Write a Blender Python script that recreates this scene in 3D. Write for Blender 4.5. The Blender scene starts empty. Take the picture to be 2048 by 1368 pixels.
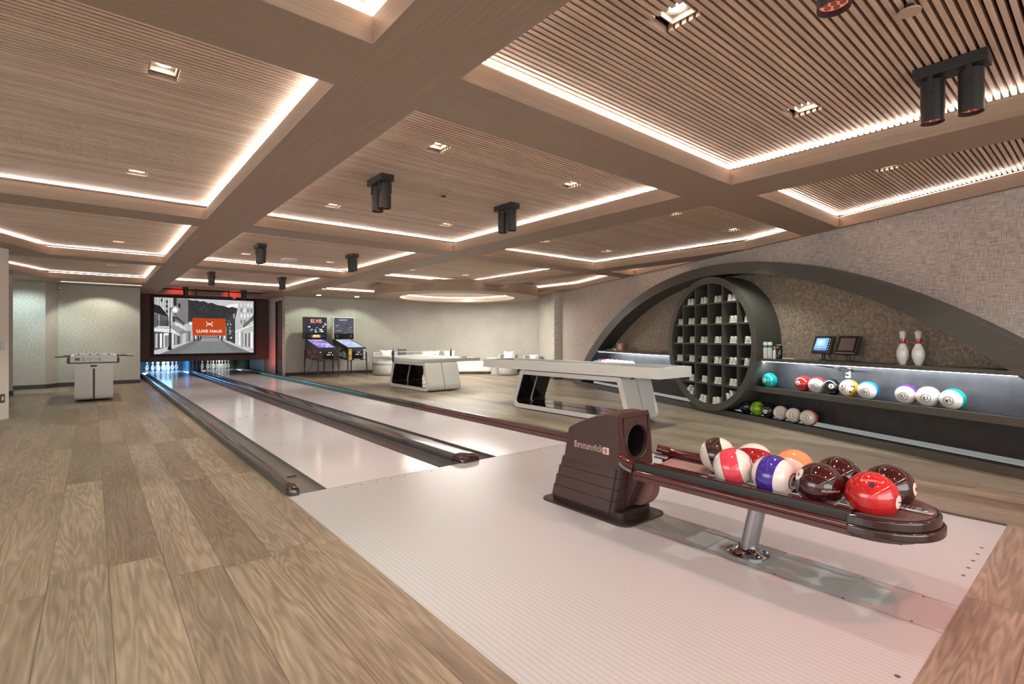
import bpy, bmesh, math, random
from mathutils import Vector, Matrix
random.seed(7)
C = bpy.context.scene.collection
SC = bpy.context.scene
PI = math.pi

# ---------------------------------------------------------------- camera
cam_d = bpy.data.cameras.new('camera')
cam_d.sensor_fit = 'HORIZONTAL'; cam_d.sensor_width = 36.0
cam_d.lens = 1009.0/2048.0*36.0
cam_d.shift_y = -8.0/2048.0
cam_d.clip_start = 0.05; cam_d.clip_end = 100
cam = bpy.data.objects.new('camera', cam_d); C.objects.link(cam)
YAW = math.atan2(838.0, 1009.0)
cam.location = (0, 0, 1.24); cam.rotation_euler = (PI/2, 0, -YAW)
SC.camera = cam

# ---------------------------------------------------------------- world, exposure
w = bpy.data.worlds.new('world'); SC.world = w; w.use_nodes = True
bg = w.node_tree.nodes['Background']
bg.inputs['Color'].default_value = (0.94, 1.0, 0.98, 1); bg.inputs['Strength'].default_value = 0.8
SC.view_settings.view_transform = 'Standard'; SC.view_settings.look = 'None'
SC.view_settings.exposure = 0.95; SC.view_settings.gamma = 1.0; SC.view_settings.use_curve_mapping = False
SC.cycles.max_bounces = 6; SC.cycles.diffuse_bounces = 4; SC.cycles.glossy_bounces = 3
SC.cycles.transmission_bounces = 3; SC.cycles.transparent_max_bounces = 4
SC.cycles.sample_clamp_indirect = 4.0; SC.cycles.caustics_reflective = False; SC.cycles.caustics_refractive = False

LS = 1.0
def spot(x, y, z, power, color, angle=95, blend=0.7, r=0.03, tgt=None):
    d = bpy.data.lights.new('spot_light', 'SPOT'); d.energy = power*LS; d.color = color
    d.spot_size = math.radians(angle); d.spot_blend = blend; d.shadow_soft_size = r
    o = bpy.data.objects.new('spot_light', d); C.objects.link(o); o.location = (x, y, z)
    if tgt is not None:
        o.rotation_euler = (Vector(tgt)-Vector((x, y, z))).to_track_quat('-Z', 'Y').to_euler()
    return o
def area(x, y, z, sx, sy, power, color, tgt):
    d = bpy.data.lights.new('area_light', 'AREA'); d.shape = 'RECTANGLE'; d.size = sx; d.size_y = sy
    d.energy = power*LS; d.color = color
    o = bpy.data.objects.new('area_light', d); C.objects.link(o); o.location = (x, y, z)
    o.rotation_euler = (Vector(tgt)-Vector((x, y, z))).to_track_quat('-Z', 'Y').to_euler()
    return o
# unseen fill lights behind and left of the camera, added to brighten the room
area(1.0, -4.2, 1.5, 8.0, 2.2, 95, (0.94, 1.0, 0.98), (2.0, 6.0, 1.0))
area(-5.6, 4.0, 1.4, 6.0, 2.2, 70, (0.94, 1.0, 0.98), (2.0, 6.0, 1.0))

# ---------------------------------------------------------------- materials
def new_mat(name):
    m = bpy.data.materials.new(name); m.use_nodes = True
    nt = m.node_tree; b = nt.nodes['Principled BSDF']
    return m, nt, b
def mat(name, col, rough=0.5, metal=0.0, spec=0.5, coat=0.0, noise=0.0, nscale=8.0, emit=None, estr=0.0, bump=0.0):
    m, nt, b = new_mat(name)
    b.inputs['Base Color'].default_value = (*col, 1); b.inputs['Roughness'].default_value = rough
    b.inputs['Metallic'].default_value = metal; b.inputs['Specular IOR Level'].default_value = spec
    b.inputs['Coat Weight'].default_value = coat; b.inputs['Coat Roughness'].default_value = 0.05
    if emit:
        b.inputs['Emission Color'].default_value = (*emit, 1); b.inputs['Emission Strength'].default_value = estr
    if noise or bump:
        tc = nt.nodes.new('ShaderNodeTexCoord'); n = nt.nodes.new('ShaderNodeTexNoise')
        n.inputs['Scale'].default_value = nscale; n.inputs['Detail'].default_value = 5
        nt.links.new(tc.outputs['Object'], n.inputs['Vector'])
        if noise:
            r = nt.nodes.new('ShaderNodeMapRange'); r.inputs[1].default_value = 0.3; r.inputs[2].default_value = 0.7
            r.inputs[3].default_value = 1-noise; r.inputs[4].default_value = 1+noise
            nt.links.new(n.outputs['Fac'], r.inputs[0])
            mx = nt.nodes.new('ShaderNodeMix'); mx.data_type = 'RGBA'; mx.blend_type = 'MULTIPLY'
            mx.inputs[0].default_value = 1.0; mx.inputs[6].default_value = (*col, 1)
            nt.links.new(r.outputs[0], mx.inputs[7]); nt.links.new(mx.outputs[2], b.inputs['Base Color'])
        if bump:
            bp = nt.nodes.new('ShaderNodeBump'); bp.inputs['Strength'].default_value = bump; bp.inputs['Distance'].default_value = 0.01
            nt.links.new(n.outputs['Fac'], bp.inputs['Height']); nt.links.new(bp.outputs['Normal'], b.inputs['Normal'])
    return m
def N(nt, typ, **kw):
    n = nt.nodes.new(typ)
    for k, v in kw.items(): setattr(n, k, v)
    return n
def math_n(nt, op, a=None, b=None):
    n = N(nt, 'ShaderNodeMath', operation=op)
    for i, v in ((0, a), (1, b)):
        if v is None: continue
        if hasattr(v, 'links'): nt.links.new(v, n.inputs[i])
        else: n.inputs[i].default_value = v
    return n.outputs[0]
def ramp(nt, fac, stops):
    r = N(nt, 'ShaderNodeValToRGB'); e = r.color_ramp.elements
    while len(e) < len(stops): e.new(0.5)
    for el, (p, c) in zip(e, stops): el.position = p; el.color = (*c, 1)
    nt.links.new(fac, r.inputs[0]); return r.outputs[0]
def mixc(nt, fac, a, b, mode='MIX'):
    n = N(nt, 'ShaderNodeMix', data_type='RGBA', blend_type=mode)
    for i, v in ((0, fac), (6, a), (7, b)):
        if hasattr(v, 'links'): nt.links.new(v, n.inputs[i])
        elif i == 0: n.inputs[0].default_value = v
        else: n.inputs[i].default_value = (*v, 1)
    return n.outputs[2]

def wood_grain(name, c1, c2, axis, rough=0.5, scale=(1.2, 40.0), var=0.0, spec=0.4, pitch=0.0375):
    """fine straight grain running along axis ('X' or 'Y')"""
    m, nt, b = new_mat(name)
    tc = N(nt, 'ShaderNodeTexCoord'); mp = N(nt, 'ShaderNodeMapping')
    nt.links.new(tc.outputs['Object'], mp.inputs[0])
    mp.inputs['Scale'].default_value = (scale[0], scale[1], scale[1]) if axis == 'X' else (scale[1], scale[0], scale[1])
    n = N(nt, 'ShaderNodeTexNoise'); n.inputs['Scale'].default_value = 1.0; n.inputs['Detail'].default_value = 4; n.inputs['Distortion'].default_value = 0.5
    nt.links.new(mp.outputs[0], n.inputs['Vector'])
    col = ramp(nt, n.outputs['Fac'], [(0.3, c1), (0.7, c2)])
    if var:
        sp = N(nt, 'ShaderNodeSeparateXYZ'); nt.links.new(tc.outputs['Object'], sp.inputs[0])
        q = math_n(nt, 'FLOOR', math_n(nt, 'DIVIDE', sp.outputs['Y'], pitch))
        wn = N(nt, 'ShaderNodeTexWhiteNoise', noise_dimensions='1D'); nt.links.new(q, wn.inputs['W'])
        r = N(nt, 'ShaderNodeMapRange'); r.inputs[3].default_value = 1-var; r.inputs[4].default_value = 1+var*0.6
        nt.links.new(wn.outputs['Value'], r.inputs[0])
        col = mixc(nt, 1.0, col, r.outputs[0], 'MULTIPLY')
    nt.links.new(col, b.inputs['Base Color'])
    b.inputs['Roughness'].default_value = rough; b.inputs['Specular IOR Level'].default_value = spec
    return m

M = {}
M['beamY'] = wood_grain('beam_veneer_lengthwise', (0.285, 0.203, 0.150), (0.35, 0.255, 0.193), 'Y', 0.55, (1.5, 90))
M['beamX'] = wood_grain('beam_veneer_crosswise', (0.285, 0.203, 0.150), (0.35, 0.255, 0.193), 'X', 0.55, (1.5, 90))
M['slat'] = wood_grain('oak_slat', (0.57, 0.42, 0.315), (0.72, 0.55, 0.43), 'X', 0.6, (2.5, 60), 0.15)
M['backing'] = mat('ceiling_backing', (0.03, 0.016, 0.009), 0.9)
M['led'] = mat('led_strip_glow', (1, 1, 1), 0.5, emit=(1.0, 0.955, 0.905), estr=34.0)
M['ledring'] = mat('ring_glow', (1, 1, 1), 0.5, emit=(1.0, 0.955, 0.905), estr=5.0)
M['lens'] = mat('downlight_lens', (1, 1, 1), 0.5, emit=(1.0, 0.93, 0.84), estr=9.0)
M['redlens'] = mat('red_led_lens', (0.5, 0.2, 0.18), 0.4, emit=(1.0, 0.25, 0.2), estr=0.35)
M['black'] = mat('black_metal', (0.022, 0.021, 0.021), 0.4, spec=0.5)
M['blackgloss'] = mat('gloss_black', (0.012, 0.011, 0.011), 0.08)
M['matteblack'] = mat('matte_black', (0.008, 0.008, 0.009), 0.8)
M['charcoal'] = wood_grain('charcoal_stained_oak', (0.066, 0.062, 0.054), (0.082, 0.078, 0.069), 'X', 0.42, (3, 60))
M['charcoal2'] = mat('charcoal_panel', (0.05, 0.05, 0.052), 0.33, noise=0.25, nscale=6)
M['steel'] = mat('brushed_rail', (0.26, 0.29, 0.32), 0.3, metal=1.0)
M['chrome'] = mat('chrome', (0.55, 0.55, 0.56), 0.1, metal=1.0)
M['silver'] = mat('silver_paint', (0.42, 0.40, 0.41), 0.3, metal=0.8)
M['white'] = mat('white_lacquer', (0.78, 0.77, 0.75), 0.35)
M['white_brushed'] = wood_grain('white_brushed_wood', (0.66, 0.65, 0.62), (0.80, 0.79, 0.76), 'X', 0.4, (3, 120))
M['white_brushed'] = wood_grain('white_brushed_finish', (0.73, 0.72, 0.69), (0.80, 0.79, 0.76), 'Y', 0.4, (2, 150))
M['plaster'] = mat('white_wall_paint', (0.86, 0.80, 0.76), 0.8)
M['gutter'] = mat('gutter_grey', (0.15, 0.14, 0.13), 0.35, noise=0.1)
M['gutter_dark'] = mat('gutter_charcoal', (0.075, 0.07, 0.068), 0.4, noise=0.1)
M['cap'] = mat('capping_bronze', (0.055, 0.055, 0.056), 0.2, spec=0.6, coat=0.4, noise=0.12, nscale=3)
M['capend'] = mat('capping_end_bronze', (0.028, 0.012, 0.010), 0.08, spec=0.6, coat=0.5)
M['base'] = mat('baseboard_brown', (0.06, 0.053, 0.045), 0.5)
M['mask'] = mat('masking_brown', (0.055, 0.034, 0.032), 0.6)
M['housing'] = mat('brown_plastic', (0.060, 0.030, 0.027), 0.36, spec=0.5, bump=0.06, nscale=250)
M['housing2'] = mat('dark_brown_plastic', (0.030, 0.017, 0.015), 0.4)
M['trayrail'] = mat('dark_red_gloss_rail', (0.075, 0.008, 0.007), 0.12, spec=0.6, coat=0.5)
M['trayblack'] = mat('tray_black_insert', (0.014, 0.009, 0.008), 0.4)
M['pinkbed'] = mat('tray_bed', (0.45, 0.27, 0.24), 0.2)
M['upholstery'] = mat('grey_upholstery', (0.50, 0.50, 0.49), 0.9, noise=0.12, nscale=30)
M['whitefab'] = mat('white_upholstery', (0.80, 0.80, 0.78), 0.9, noise=0.05, nscale=20)
M['pillow'] = mat('white_pillow', (0.85, 0.84, 0.80), 0.9)
M['greypillow'] = mat('grey_pillow', (0.14, 0.14, 0.145), 0.9)
M['pin'] = mat('pin_white', (0.82, 0.80, 0.77), 0.18, coat=0.3)
M['pinred'] = mat('pin_red', (0.45, 0.03, 0.03), 0.25)
M['ink'] = mat('black_ink', (0.015, 0.015, 0.015), 0.4)
M['shoe'] = mat('shoe_leather', (0.72, 0.68, 0.63), 0.5)
M['sole'] = mat('shoe_sole', (0.86, 0.84, 0.80), 0.6)
M['shoeheel'] = mat('shoe_mark', (0.12, 0.11, 0.11), 0.6)
M['redtext'] = mat('pink_white_lettering', (0.85, 0.55, 0.5), 0.5)
M['plugwhite'] = mat('outlet_plastic', (0.8, 0.78, 0.75), 0.4)
M['outletbrown'] = mat('outlet_bronze', (0.16, 0.06, 0.04), 0.4)
M['dotgrey'] = mat('lane_mark', (0.10, 0.08, 0.08), 0.4)
M['copper'] = mat('copper_box', (0.50, 0.22, 0.14), 0.35)
M['tan'] = mat('tan_cone', (0.45, 0.42, 0.38), 0.7)

def paint_mat(name, emit=0.0, rough=0.5, noisy=0.0, nscale=60, spec=0.5):
    m, nt, b = new_mat(name)
    a = N(nt, 'ShaderNodeVertexColor'); a.layer_name = 'Col'; out = a.outputs['Color']
    if noisy:
        tc = N(nt, 'ShaderNodeTexCoord'); n = N(nt, 'ShaderNodeTexNoise'); n.inputs['Scale'].default_value = nscale; n.inputs['Detail'].default_value = 6
        nt.links.new(tc.outputs['Object'], n.inputs['Vector'])
        r = N(nt, 'ShaderNodeMapRange'); r.inputs[1].default_value = 0.35; r.inputs[2].default_value = 0.65
        r.inputs[3].default_value = 1-noisy; r.inputs[4].default_value = 1+noisy
        nt.links.new(n.outputs['Fac'], r.inputs[0]); out = mixc(nt, 1.0, out, r.outputs[0], 'MULTIPLY')
    if emit:
        b.inputs['Base Color'].default_value = (0.01, 0.01, 0.01, 1)
        nt.links.new(out, b.inputs['Emission Color']); b.inputs['Emission Strength'].default_value = emit
    else: nt.links.new(out, b.inputs['Base Color'])
    b.inputs['Roughness'].default_value = rough; b.inputs['Specular IOR Level'].default_value = spec
    return m
M['screen'] = paint_mat('projection_picture', 0.55, 0.9, 0.10, 24, spec=0.1)
M['litart'] = paint_mat('backlit_artwork', 0.7, 0.15, 0.15, 40)
M['print'] = paint_mat('printed_artwork', 0.0, 0.3, 0.2, 30)

def floor_material():
    m, nt, b = new_mat('oak_plank_floor')
    tc = N(nt, 'ShaderNodeTexCoord'); sp = N(nt, 'ShaderNodeSeparateXYZ'); nt.links.new(tc.outputs['Object'], sp.inputs[0])
    X = math_n(nt, 'ADD', sp.outputs['X'], 0.176+24.0); Y = math_n(nt, 'ADD', sp.outputs['Y'], 50.0)
    px = math_n(nt, 'DIVIDE', X, 0.24); ix = math_n(nt, 'FLOOR', px); fx = math_n(nt, 'FRACT', px)
    wn = N(nt, 'ShaderNodeTexWhiteNoise', noise_dimensions='1D'); nt.links.new(ix, wn.inputs['W'])
    py = math_n(nt, 'ADD', math_n(nt, 'DIVIDE', Y, 2.1), math_n(nt, 'MULTIPLY', wn.outputs['Value'], 7.3))
    iy = math_n(nt, 'FLOOR', py); fy = math_n(nt, 'FRACT', py)
    cid = math_n(nt, 'ADD', math_n(nt, 'MULTIPLY', ix, 17.13), math_n(nt, 'MULTIPLY', iy, 5.71))
    w2 = N(nt, 'ShaderNodeTexWhiteNoise', noise_dimensions='1D'); nt.links.new(cid, w2.inputs['W'])
    # growth rings: distorted bands stretched along the board, different on each board
    cmb = N(nt, 'ShaderNodeCombineXYZ')
    nt.links.new(math_n(nt, 'ADD', math_n(nt, 'MULTIPLY', sp.outputs['X'], 7.0), math_n(nt, 'MULTIPLY', cid, 3.3)), cmb.inputs[0])
    nt.links.new(math_n(nt, 'MULTIPLY', sp.outputs['Y'], 0.5), cmb.inputs[1]); nt.links.new(cid, cmb.inputs[2])
    n1 = N(nt, 'ShaderNodeTexNoise'); n1.inputs['Scale'].default_value = 0.75; n1.inputs['Detail'].default_value = 3.0; n1.inputs['Distortion'].default_value = 0.3
    nt.links.new(cmb.outputs[0], n1.inputs['Vector'])
    rings = math_n(nt, 'SINE', math_n(nt, 'MULTIPLY', n1.outputs['Fac'], 130.0))
    mp = N(nt, 'ShaderNodeMapping'); mp.inputs['Scale'].default_value = (70, 4, 1); nt.links.new(tc.outputs['Object'], mp.inputs[0])
    n2 = N(nt, 'ShaderNodeTexNoise'); n2.inputs['Scale'].default_value = 1.0; n2.inputs['Detail'].default_value = 5
    nt.links.new(mp.outputs[0], n2.inputs['Vector'])
    n3 = N(nt, 'ShaderNodeTexNoise'); n3.inputs['Scale'].default_value = 1.3; n3.inputs['Detail'].default_value = 3
    nt.links.new(cmb.outputs[0], n3.inputs['Vector'])
    base = ramp(nt, w2.outputs['Value'], [(0.0, (0.175, 0.133, 0.092)), (0.35, (0.245, 0.19, 0.134)), (0.7, (0.30, 0.235, 0.168)), (1.0, (0.225, 0.187, 0.142))])
    r1 = N(nt, 'ShaderNodeMapRange'); r1.inputs[1].default_value = -1; r1.inputs[3].default_value = 0.80; r1.inputs[4].default_value = 1.12; nt.links.new(rings, r1.inputs[0])
    r2 = N(nt, 'ShaderNodeMapRange'); r2.inputs[1].default_value = 0.3; r2.inputs[2].default_value = 0.7; r2.inputs[3].default_value = 0.78; r2.inputs[4].default_value = 1.2; nt.links.new(n2.outputs['Fac'], r2.inputs[0])
    r3 = N(nt, 'ShaderNodeMapRange'); r3.inputs[1].default_value = 0.3; r3.inputs[2].default_value = 0.7; r3.inputs[3].default_value = 0.82; r3.inputs[4].default_value = 1.15; nt.links.new(n3.outputs['Fac'], r3.inputs[0])
    k = math_n(nt, 'MULTIPLY', math_n(nt, 'MULTIPLY', r1.outputs[0], r2.outputs[0]), r3.outputs[0])
    col = mixc(nt, 1.0, base, k, 'MULTIPLY')
    # joints
    ex = math_n(nt, 'MINIMUM', fx, math_n(nt, 'SUBTRACT', 1.0, fx)); jx = math_n(nt, 'LESS_THAN', ex, 0.0085)
    ey = math_n(nt, 'MINIMUM', fy, math_n(nt, 'SUBTRACT', 1.0, fy)); jy = math_n(nt, 'LESS_THAN', ey, 0.0011)
    j = math_n(nt, 'MAXIMUM', jx, jy)
    col = mixc(nt, math_n(nt, 'MULTIPLY', j, 0.7), col, (0.08, 0.055, 0.035))
    nt.links.new(col, b.inputs['Base Color'])
    rr = N(nt, 'ShaderNodeMapRange'); rr.inputs[3].default_value = 0.3; rr.inputs[4].default_value = 0.5; nt.links.new(n2.outputs['Fac'], rr.inputs[0])
    nt.links.new(rr.outputs[0], b.inputs['Roughness']); b.inputs['Specular IOR Level'].default_value = 0.45
    bp = N(nt, 'ShaderNodeBump'); bp.inputs['Strength'].default_value = 0.12; bp.inputs['Distance'].default_value = 0.004
    nt.links.new(math_n(nt, 'SUBTRACT', k, j), bp.inputs['Height']); nt.links.new(bp.outputs['Normal'], b.inputs['Normal'])
    return m
M['floor'] = floor_material()

def lane_material(name, c, rough, line=0.55, x0=1.483, coat=0.0):
    m, nt, b = new_mat(name)
    tc = N(nt, 'ShaderNodeTexCoord'); sp = N(nt, 'ShaderNodeSeparateXYZ'); nt.links.new(tc.outputs['Object'], sp.inputs[0])
    p = math_n(nt, 'DIVIDE', math_n(nt, 'SUBTRACT', sp.outputs['X'], x0-27.2), 0.0272); f = math_n(nt, 'FRACT', p)
    e = math_n(nt, 'MINIMUM', f, math_n(nt, 'SUBTRACT', 1.0, f))
    l = N(nt, 'ShaderNodeMapRange'); l.inputs[1].default_value = 0.02; l.inputs[2].default_value = 0.075; l.inputs[3].default_value = line; l.inputs[4].default_value = 0.0
    nt.links.new(e, l.inputs[0])
    n = N(nt, 'ShaderNodeTexNoise'); n.inputs['Scale'].default_value = 1.5; nt.links.new(tc.outputs['Object'], n.inputs['Vector'])
    base = ramp(nt, n.outputs['Fac'], [(0.3, tuple(v*0.97 for v in c)), (0.7, c)])
    col = mixc(nt, l.outputs[0], base, (0.20, 0.16, 0.15))
    nt.links.new(col, b.inputs['Base Color']); b.inputs['Roughness'].default_value = rough
    b.inputs['Specular IOR Level'].default_value = 0.5; b.inputs['Coat Weight'].default_value = coat; b.inputs['Coat Roughness'].default_value = 0.03
    return m
M['lane'] = lane_material('lane_synthetic', (0.70, 0.68, 0.685), 0.12, 0.4)
M['approach'] = lane_material('approach_synthetic', (0.49, 0.505, 0.50), 0.28, 0.6)

def fabric_material(name, c1, c2, c3, su=300, sv=190, wh=0.68, lu=22, lv=14):
    """grasscloth wallpaper; UV in metres"""
    m, nt, b = new_mat(name)
    tc = N(nt, 'ShaderNodeTexCoord')
    def nz(sx, sy, d=3):
        mp = N(nt, 'ShaderNodeMapping'); mp.inputs['Scale'].default_value = (sx, sy, 1); nt.links.new(tc.outputs['UV'], mp.inputs[0])
        n = N(nt, 'ShaderNodeTexNoise'); n.inputs['Scale'].default_value = 1; n.inputs['Detail'].default_value = d; nt.links.new(mp.outputs[0], n.inputs['Vector']); return n.outputs['Fac']
    hz = nz(lu, sv, 3); vt = nz(su, lv, 3); bl = nz(1.2, 1.2, 2)
    s = math_n(nt, 'ADD', math_n(nt, 'MULTIPLY', hz, wh), math_n(nt, 'MULTIPLY', vt, 1-wh))
    col = ramp(nt, s, [(0.36, c1), (0.5, c2), (0.62, c3)])
    r = N(nt, 'ShaderNodeMapRange'); r.inputs[1].default_value = 0.3; r.inputs[2].default_value = 0.7; r.inputs[3].default_value = 0.93; r.inputs[4].default_value = 1.07; nt.links.new(bl, r.inputs[0])
    col = mixc(nt, 1.0, col, r.outputs[0], 'MULTIPLY')
    nt.links.new(col, b.inputs['Base Color']); b.inputs['Roughness'].default_value = 0.85; b.inputs['Specular IOR Level'].default_value = 0.2
    bp = N(nt, 'ShaderNodeBump'); bp.inputs['Strength'].default_value = 0.25; bp.inputs['Distance'].default_value = 0.003
    nt.links.new(s, bp.inputs['Height']); nt.links.new(bp.outputs['Normal'], b.inputs['Normal'])
    return m
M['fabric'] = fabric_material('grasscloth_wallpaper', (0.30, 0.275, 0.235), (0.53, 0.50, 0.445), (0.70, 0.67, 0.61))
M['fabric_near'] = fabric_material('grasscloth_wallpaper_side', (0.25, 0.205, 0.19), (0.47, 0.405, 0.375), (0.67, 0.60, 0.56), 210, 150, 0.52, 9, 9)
def cork_material():
    m, nt, b = new_mat('mottled_recess_paper')
    tc = N(nt, 'ShaderNodeTexCoord')
    n = N(nt, 'ShaderNodeTexNoise'); n.inputs['Scale'].default_value = 28; n.inputs['Detail'].default_value = 8; n.inputs['Roughness'].default_value = 0.75
    nt.links.new(tc.outputs['Object'], n.inputs['Vector'])
    v = N(nt, 'ShaderNodeTexVoronoi'); v.inputs['Scale'].default_value = 38; nt.links.new(tc.outputs['Object'], v.inputs['Vector'])
    col = ramp(nt, n.outputs['Fac'], [(0.3, (0.11, 0.085, 0.062)), (0.5, (0.27, 0.215, 0.165)), (0.66, (0.46, 0.375, 0.30))])
    sp = math_n(nt, 'LESS_THAN', v.outputs['Distance'], 0.085)
    col = mixc(nt, math_n(nt, 'MULTIPLY', sp, 0.75), col, (0.6, 0.52, 0.42))
    nt.links.new(col, b.inputs['Base Color']); b.inputs['Roughness'].default_value = 0.55
    bp = N(nt, 'ShaderNodeBump'); bp.inputs['Strength'].default_value = 0.5; bp.inputs['Distance'].default_value = 0.01
    nt.links.new(n.outputs['Fac'], bp.inputs['Height']); nt.links.new(bp.outputs['Normal'], b.inputs['Normal'])
    return m
M['cork'] = cork_material()

def stripe_ball(name, col, glitter=0.0):
    m, nt, b = new_mat(name)
    tc = N(nt, 'ShaderNodeTexCoord'); sp = N(nt, 'ShaderNodeSeparateXYZ'); nt.links.new(tc.outputs['Object'], sp.inputs[0])
    f = math_n(nt, 'LESS_THAN', math_n(nt, 'ABSOLUTE', sp.outputs['Z']), 0.045)
    nt.links.new(mixc(nt, f, (0.78, 0.72, 0.66), col), b.inputs['Base Color'])
    b.inputs['Roughness'].default_value = 0.08; b.inputs['Coat Weight'].default_value = 0.6; b.inputs['Coat Roughness'].default_value = 0.02
    return m
def solid_ball(name, col, n=0.25):
    return mat(name, col, 0.07, coat=0.8, noise=n, nscale=14)

# ---------------------------------------------------------------- mesh helpers
WM = {}                                   # world matrices of the empties
class MB:
    def __init__(s, xf=None): s.v = []; s.f = []; s.c = []; s.uv = None; s.xf = xf
    def add(s, vs, fs, col=None):
        n = len(s.v); s.v += [tuple(s.xf @ Vector(p)) if s.xf else tuple(p) for p in vs]
        s.f += [tuple(i+n for i in f) for f in fs]; s.c += [col]*len(fs); return s
    def box(s, x0, x1, y0, y1, z0, z1, col=None):
        return s.add([(x0,y0,z0),(x1,y0,z0),(x1,y1,z0),(x0,y1,z0),(x0,y0,z1),(x1,y0,z1),(x1,y1,z1),(x0,y1,z1)],
                     [(3,2,1,0),(4,5,6,7),(0,1,5,4),(1,2,6,5),(2,3,7,6),(3,0,4,7)], col)
    def prism(s, pts, a0, a1, axis='Z', col=None):
        """polygon extruded along axis: X uses (y,z), Y uses (x,z), Z uses (x,y)"""
        def P(p, a): return (a, p[0], p[1]) if axis == 'X' else (p[0], a, p[1]) if axis == 'Y' else (p[0], p[1], a)
        ar = sum(pts[i][0]*pts[(i+1)%len(pts)][1]-pts[(i+1)%len(pts)][0]*pts[i][1] for i in range(len(pts)))
        if (ar < 0) != (axis == 'Y'): pts = pts[::-1]
        n = len(pts); vs = [P(p, a0) for p in pts]+[P(p, a1) for p in pts]
        fs = [tuple(range(n))[::-1], tuple(range(n, 2*n))]+[(i, (i+1)%n, n+(i+1)%n, n+i) for i in range(n)]
        return s.add(vs, fs, col)
    def ring(s, outer, inner, a0, a1, axis='X', col=None):
        def P(p, a): return (a, p[0], p[1]) if axis == 'X' else (p[0], a, p[1]) if axis == 'Y' else (p[0], p[1], a)
        n = len(outer); vs = [P(p, a0) for p in outer]+[P(p, a1) for p in outer]+[P(p, a0) for p in inner]+[P(p, a1) for p in inner]
        fs = []
        for i in range(n):
            j = (i+1)%n
            fs += [(i, j, n+j, n+i), (2*n+i, 3*n+i, 3*n+j, 2*n+j), (i, 2*n+i, 2*n+j, j), (n+i, n+j, 3*n+j, 3*n+i)]
        return s.add(vs, fs, col)
    def cyl(s, p0, p1, r0, r1=None, n=20, caps=True, col=None):
        r1 = r0 if r1 is None else r1; p0 = Vector(p0); p1 = Vector(p1); d = (p1-p0).normalized()
        u = d.orthogonal().normalized(); w_ = d.cross(u); vs = []
        for p, r in ((p0, r0), (p1, r1)):
            for i in range(n):
                a = 2*PI*i/n; vs.append(p+u*(r*math.cos(a))+w_*(r*math.sin(a)))
        fs = [(i, (i+1)%n, n+(i+1)%n, n+i) for i in range(n)]
        if caps: fs += [tuple(range(n))[::-1], tuple(range(n, 2*n))]
        return s.add(vs, fs, col)
    def tube(s, pts, r, n=10, col=None, closed=False):
        pts = [Vector(p) for p in pts]; m = len(pts); vs = []; fs = []; u = None
        for i, p in enumerate(pts):
            a = pts[(i-1)%m] if (i or closed) else p; b = pts[(i+1)%m] if (i < m-1 or closed) else p
            d = (b-a).normalized()
            if u is None: u = d.orthogonal().normalized()
            u = (u-d*u.dot(d)).normalized(); w_ = d.cross(u); rr = r[i] if isinstance(r, (list, tuple)) else r
            for k in range(n):
                t = 2*PI*k/n; vs.append(p+u*(rr*math.cos(t))+w_*(rr*math.sin(t)))
        for i in range(m if closed else m-1):
            for k in range(n):
                a, b = i*n+k, i*n+(k+1)%n; c, d = ((i+1)%m)*n+(k+1)%n, ((i+1)%m)*n+k; fs.append((a, b, c, d))
        if not closed: fs += [tuple(range(n))[::-1], tuple(range((m-1)*n, m*n))]
        return s.add(vs, fs, col)
    def lathe(s, prof, c=(0,0,0), n=24, col=None):
        vs = []; fs = []; m = len(prof)
        for r, z in prof:
            for k in range(n):
                t = 2*PI*k/n; vs.append((c[0]+r*math.cos(t), c[1]+r*math.sin(t), c[2]+z))
        for i in range(m-1):
            for k in range(n): fs.append((i*n+k, i*n+(k+1)%n, (i+1)*n+(k+1)%n, (i+1)*n+k))
        if prof[0][0] > 1e-6: fs.append(tuple(range(n))[::-1])
        if prof[-1][0] > 1e-6: fs.append(tuple(range((m-1)*n, m*n)))
        return s.add(vs, fs, col)
def rounded(pts, r, n=5):
    out = []; m = len(pts)
    for i in range(m):
        p = Vector(pts[i]).to_2d(); a = Vector(pts[i-1]).to_2d(); b = Vector(pts[(i+1)%m]).to_2d()
        rr = r[i] if isinstance(r, (list, tuple)) else r
        da = (a-p); db = (b-p); ang = da.angle(db); t = min(rr/math.tan(ang/2), da.length*0.48, db.length*0.48) if rr > 0 else 0
        if t <= 0: out += [tuple(p)]*(n+1); continue
        p0 = p+da.normalized()*t; p1 = p+db.normalized()*t
        for k in range(n+1):
            u = k/n; q = p0*(1-u)**2+p*2*u*(1-u)+p1*u*u; out.append(tuple(q))
    return out
def mat_of(o): return WM.get(o.name, Matrix.Identity(4))
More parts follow.
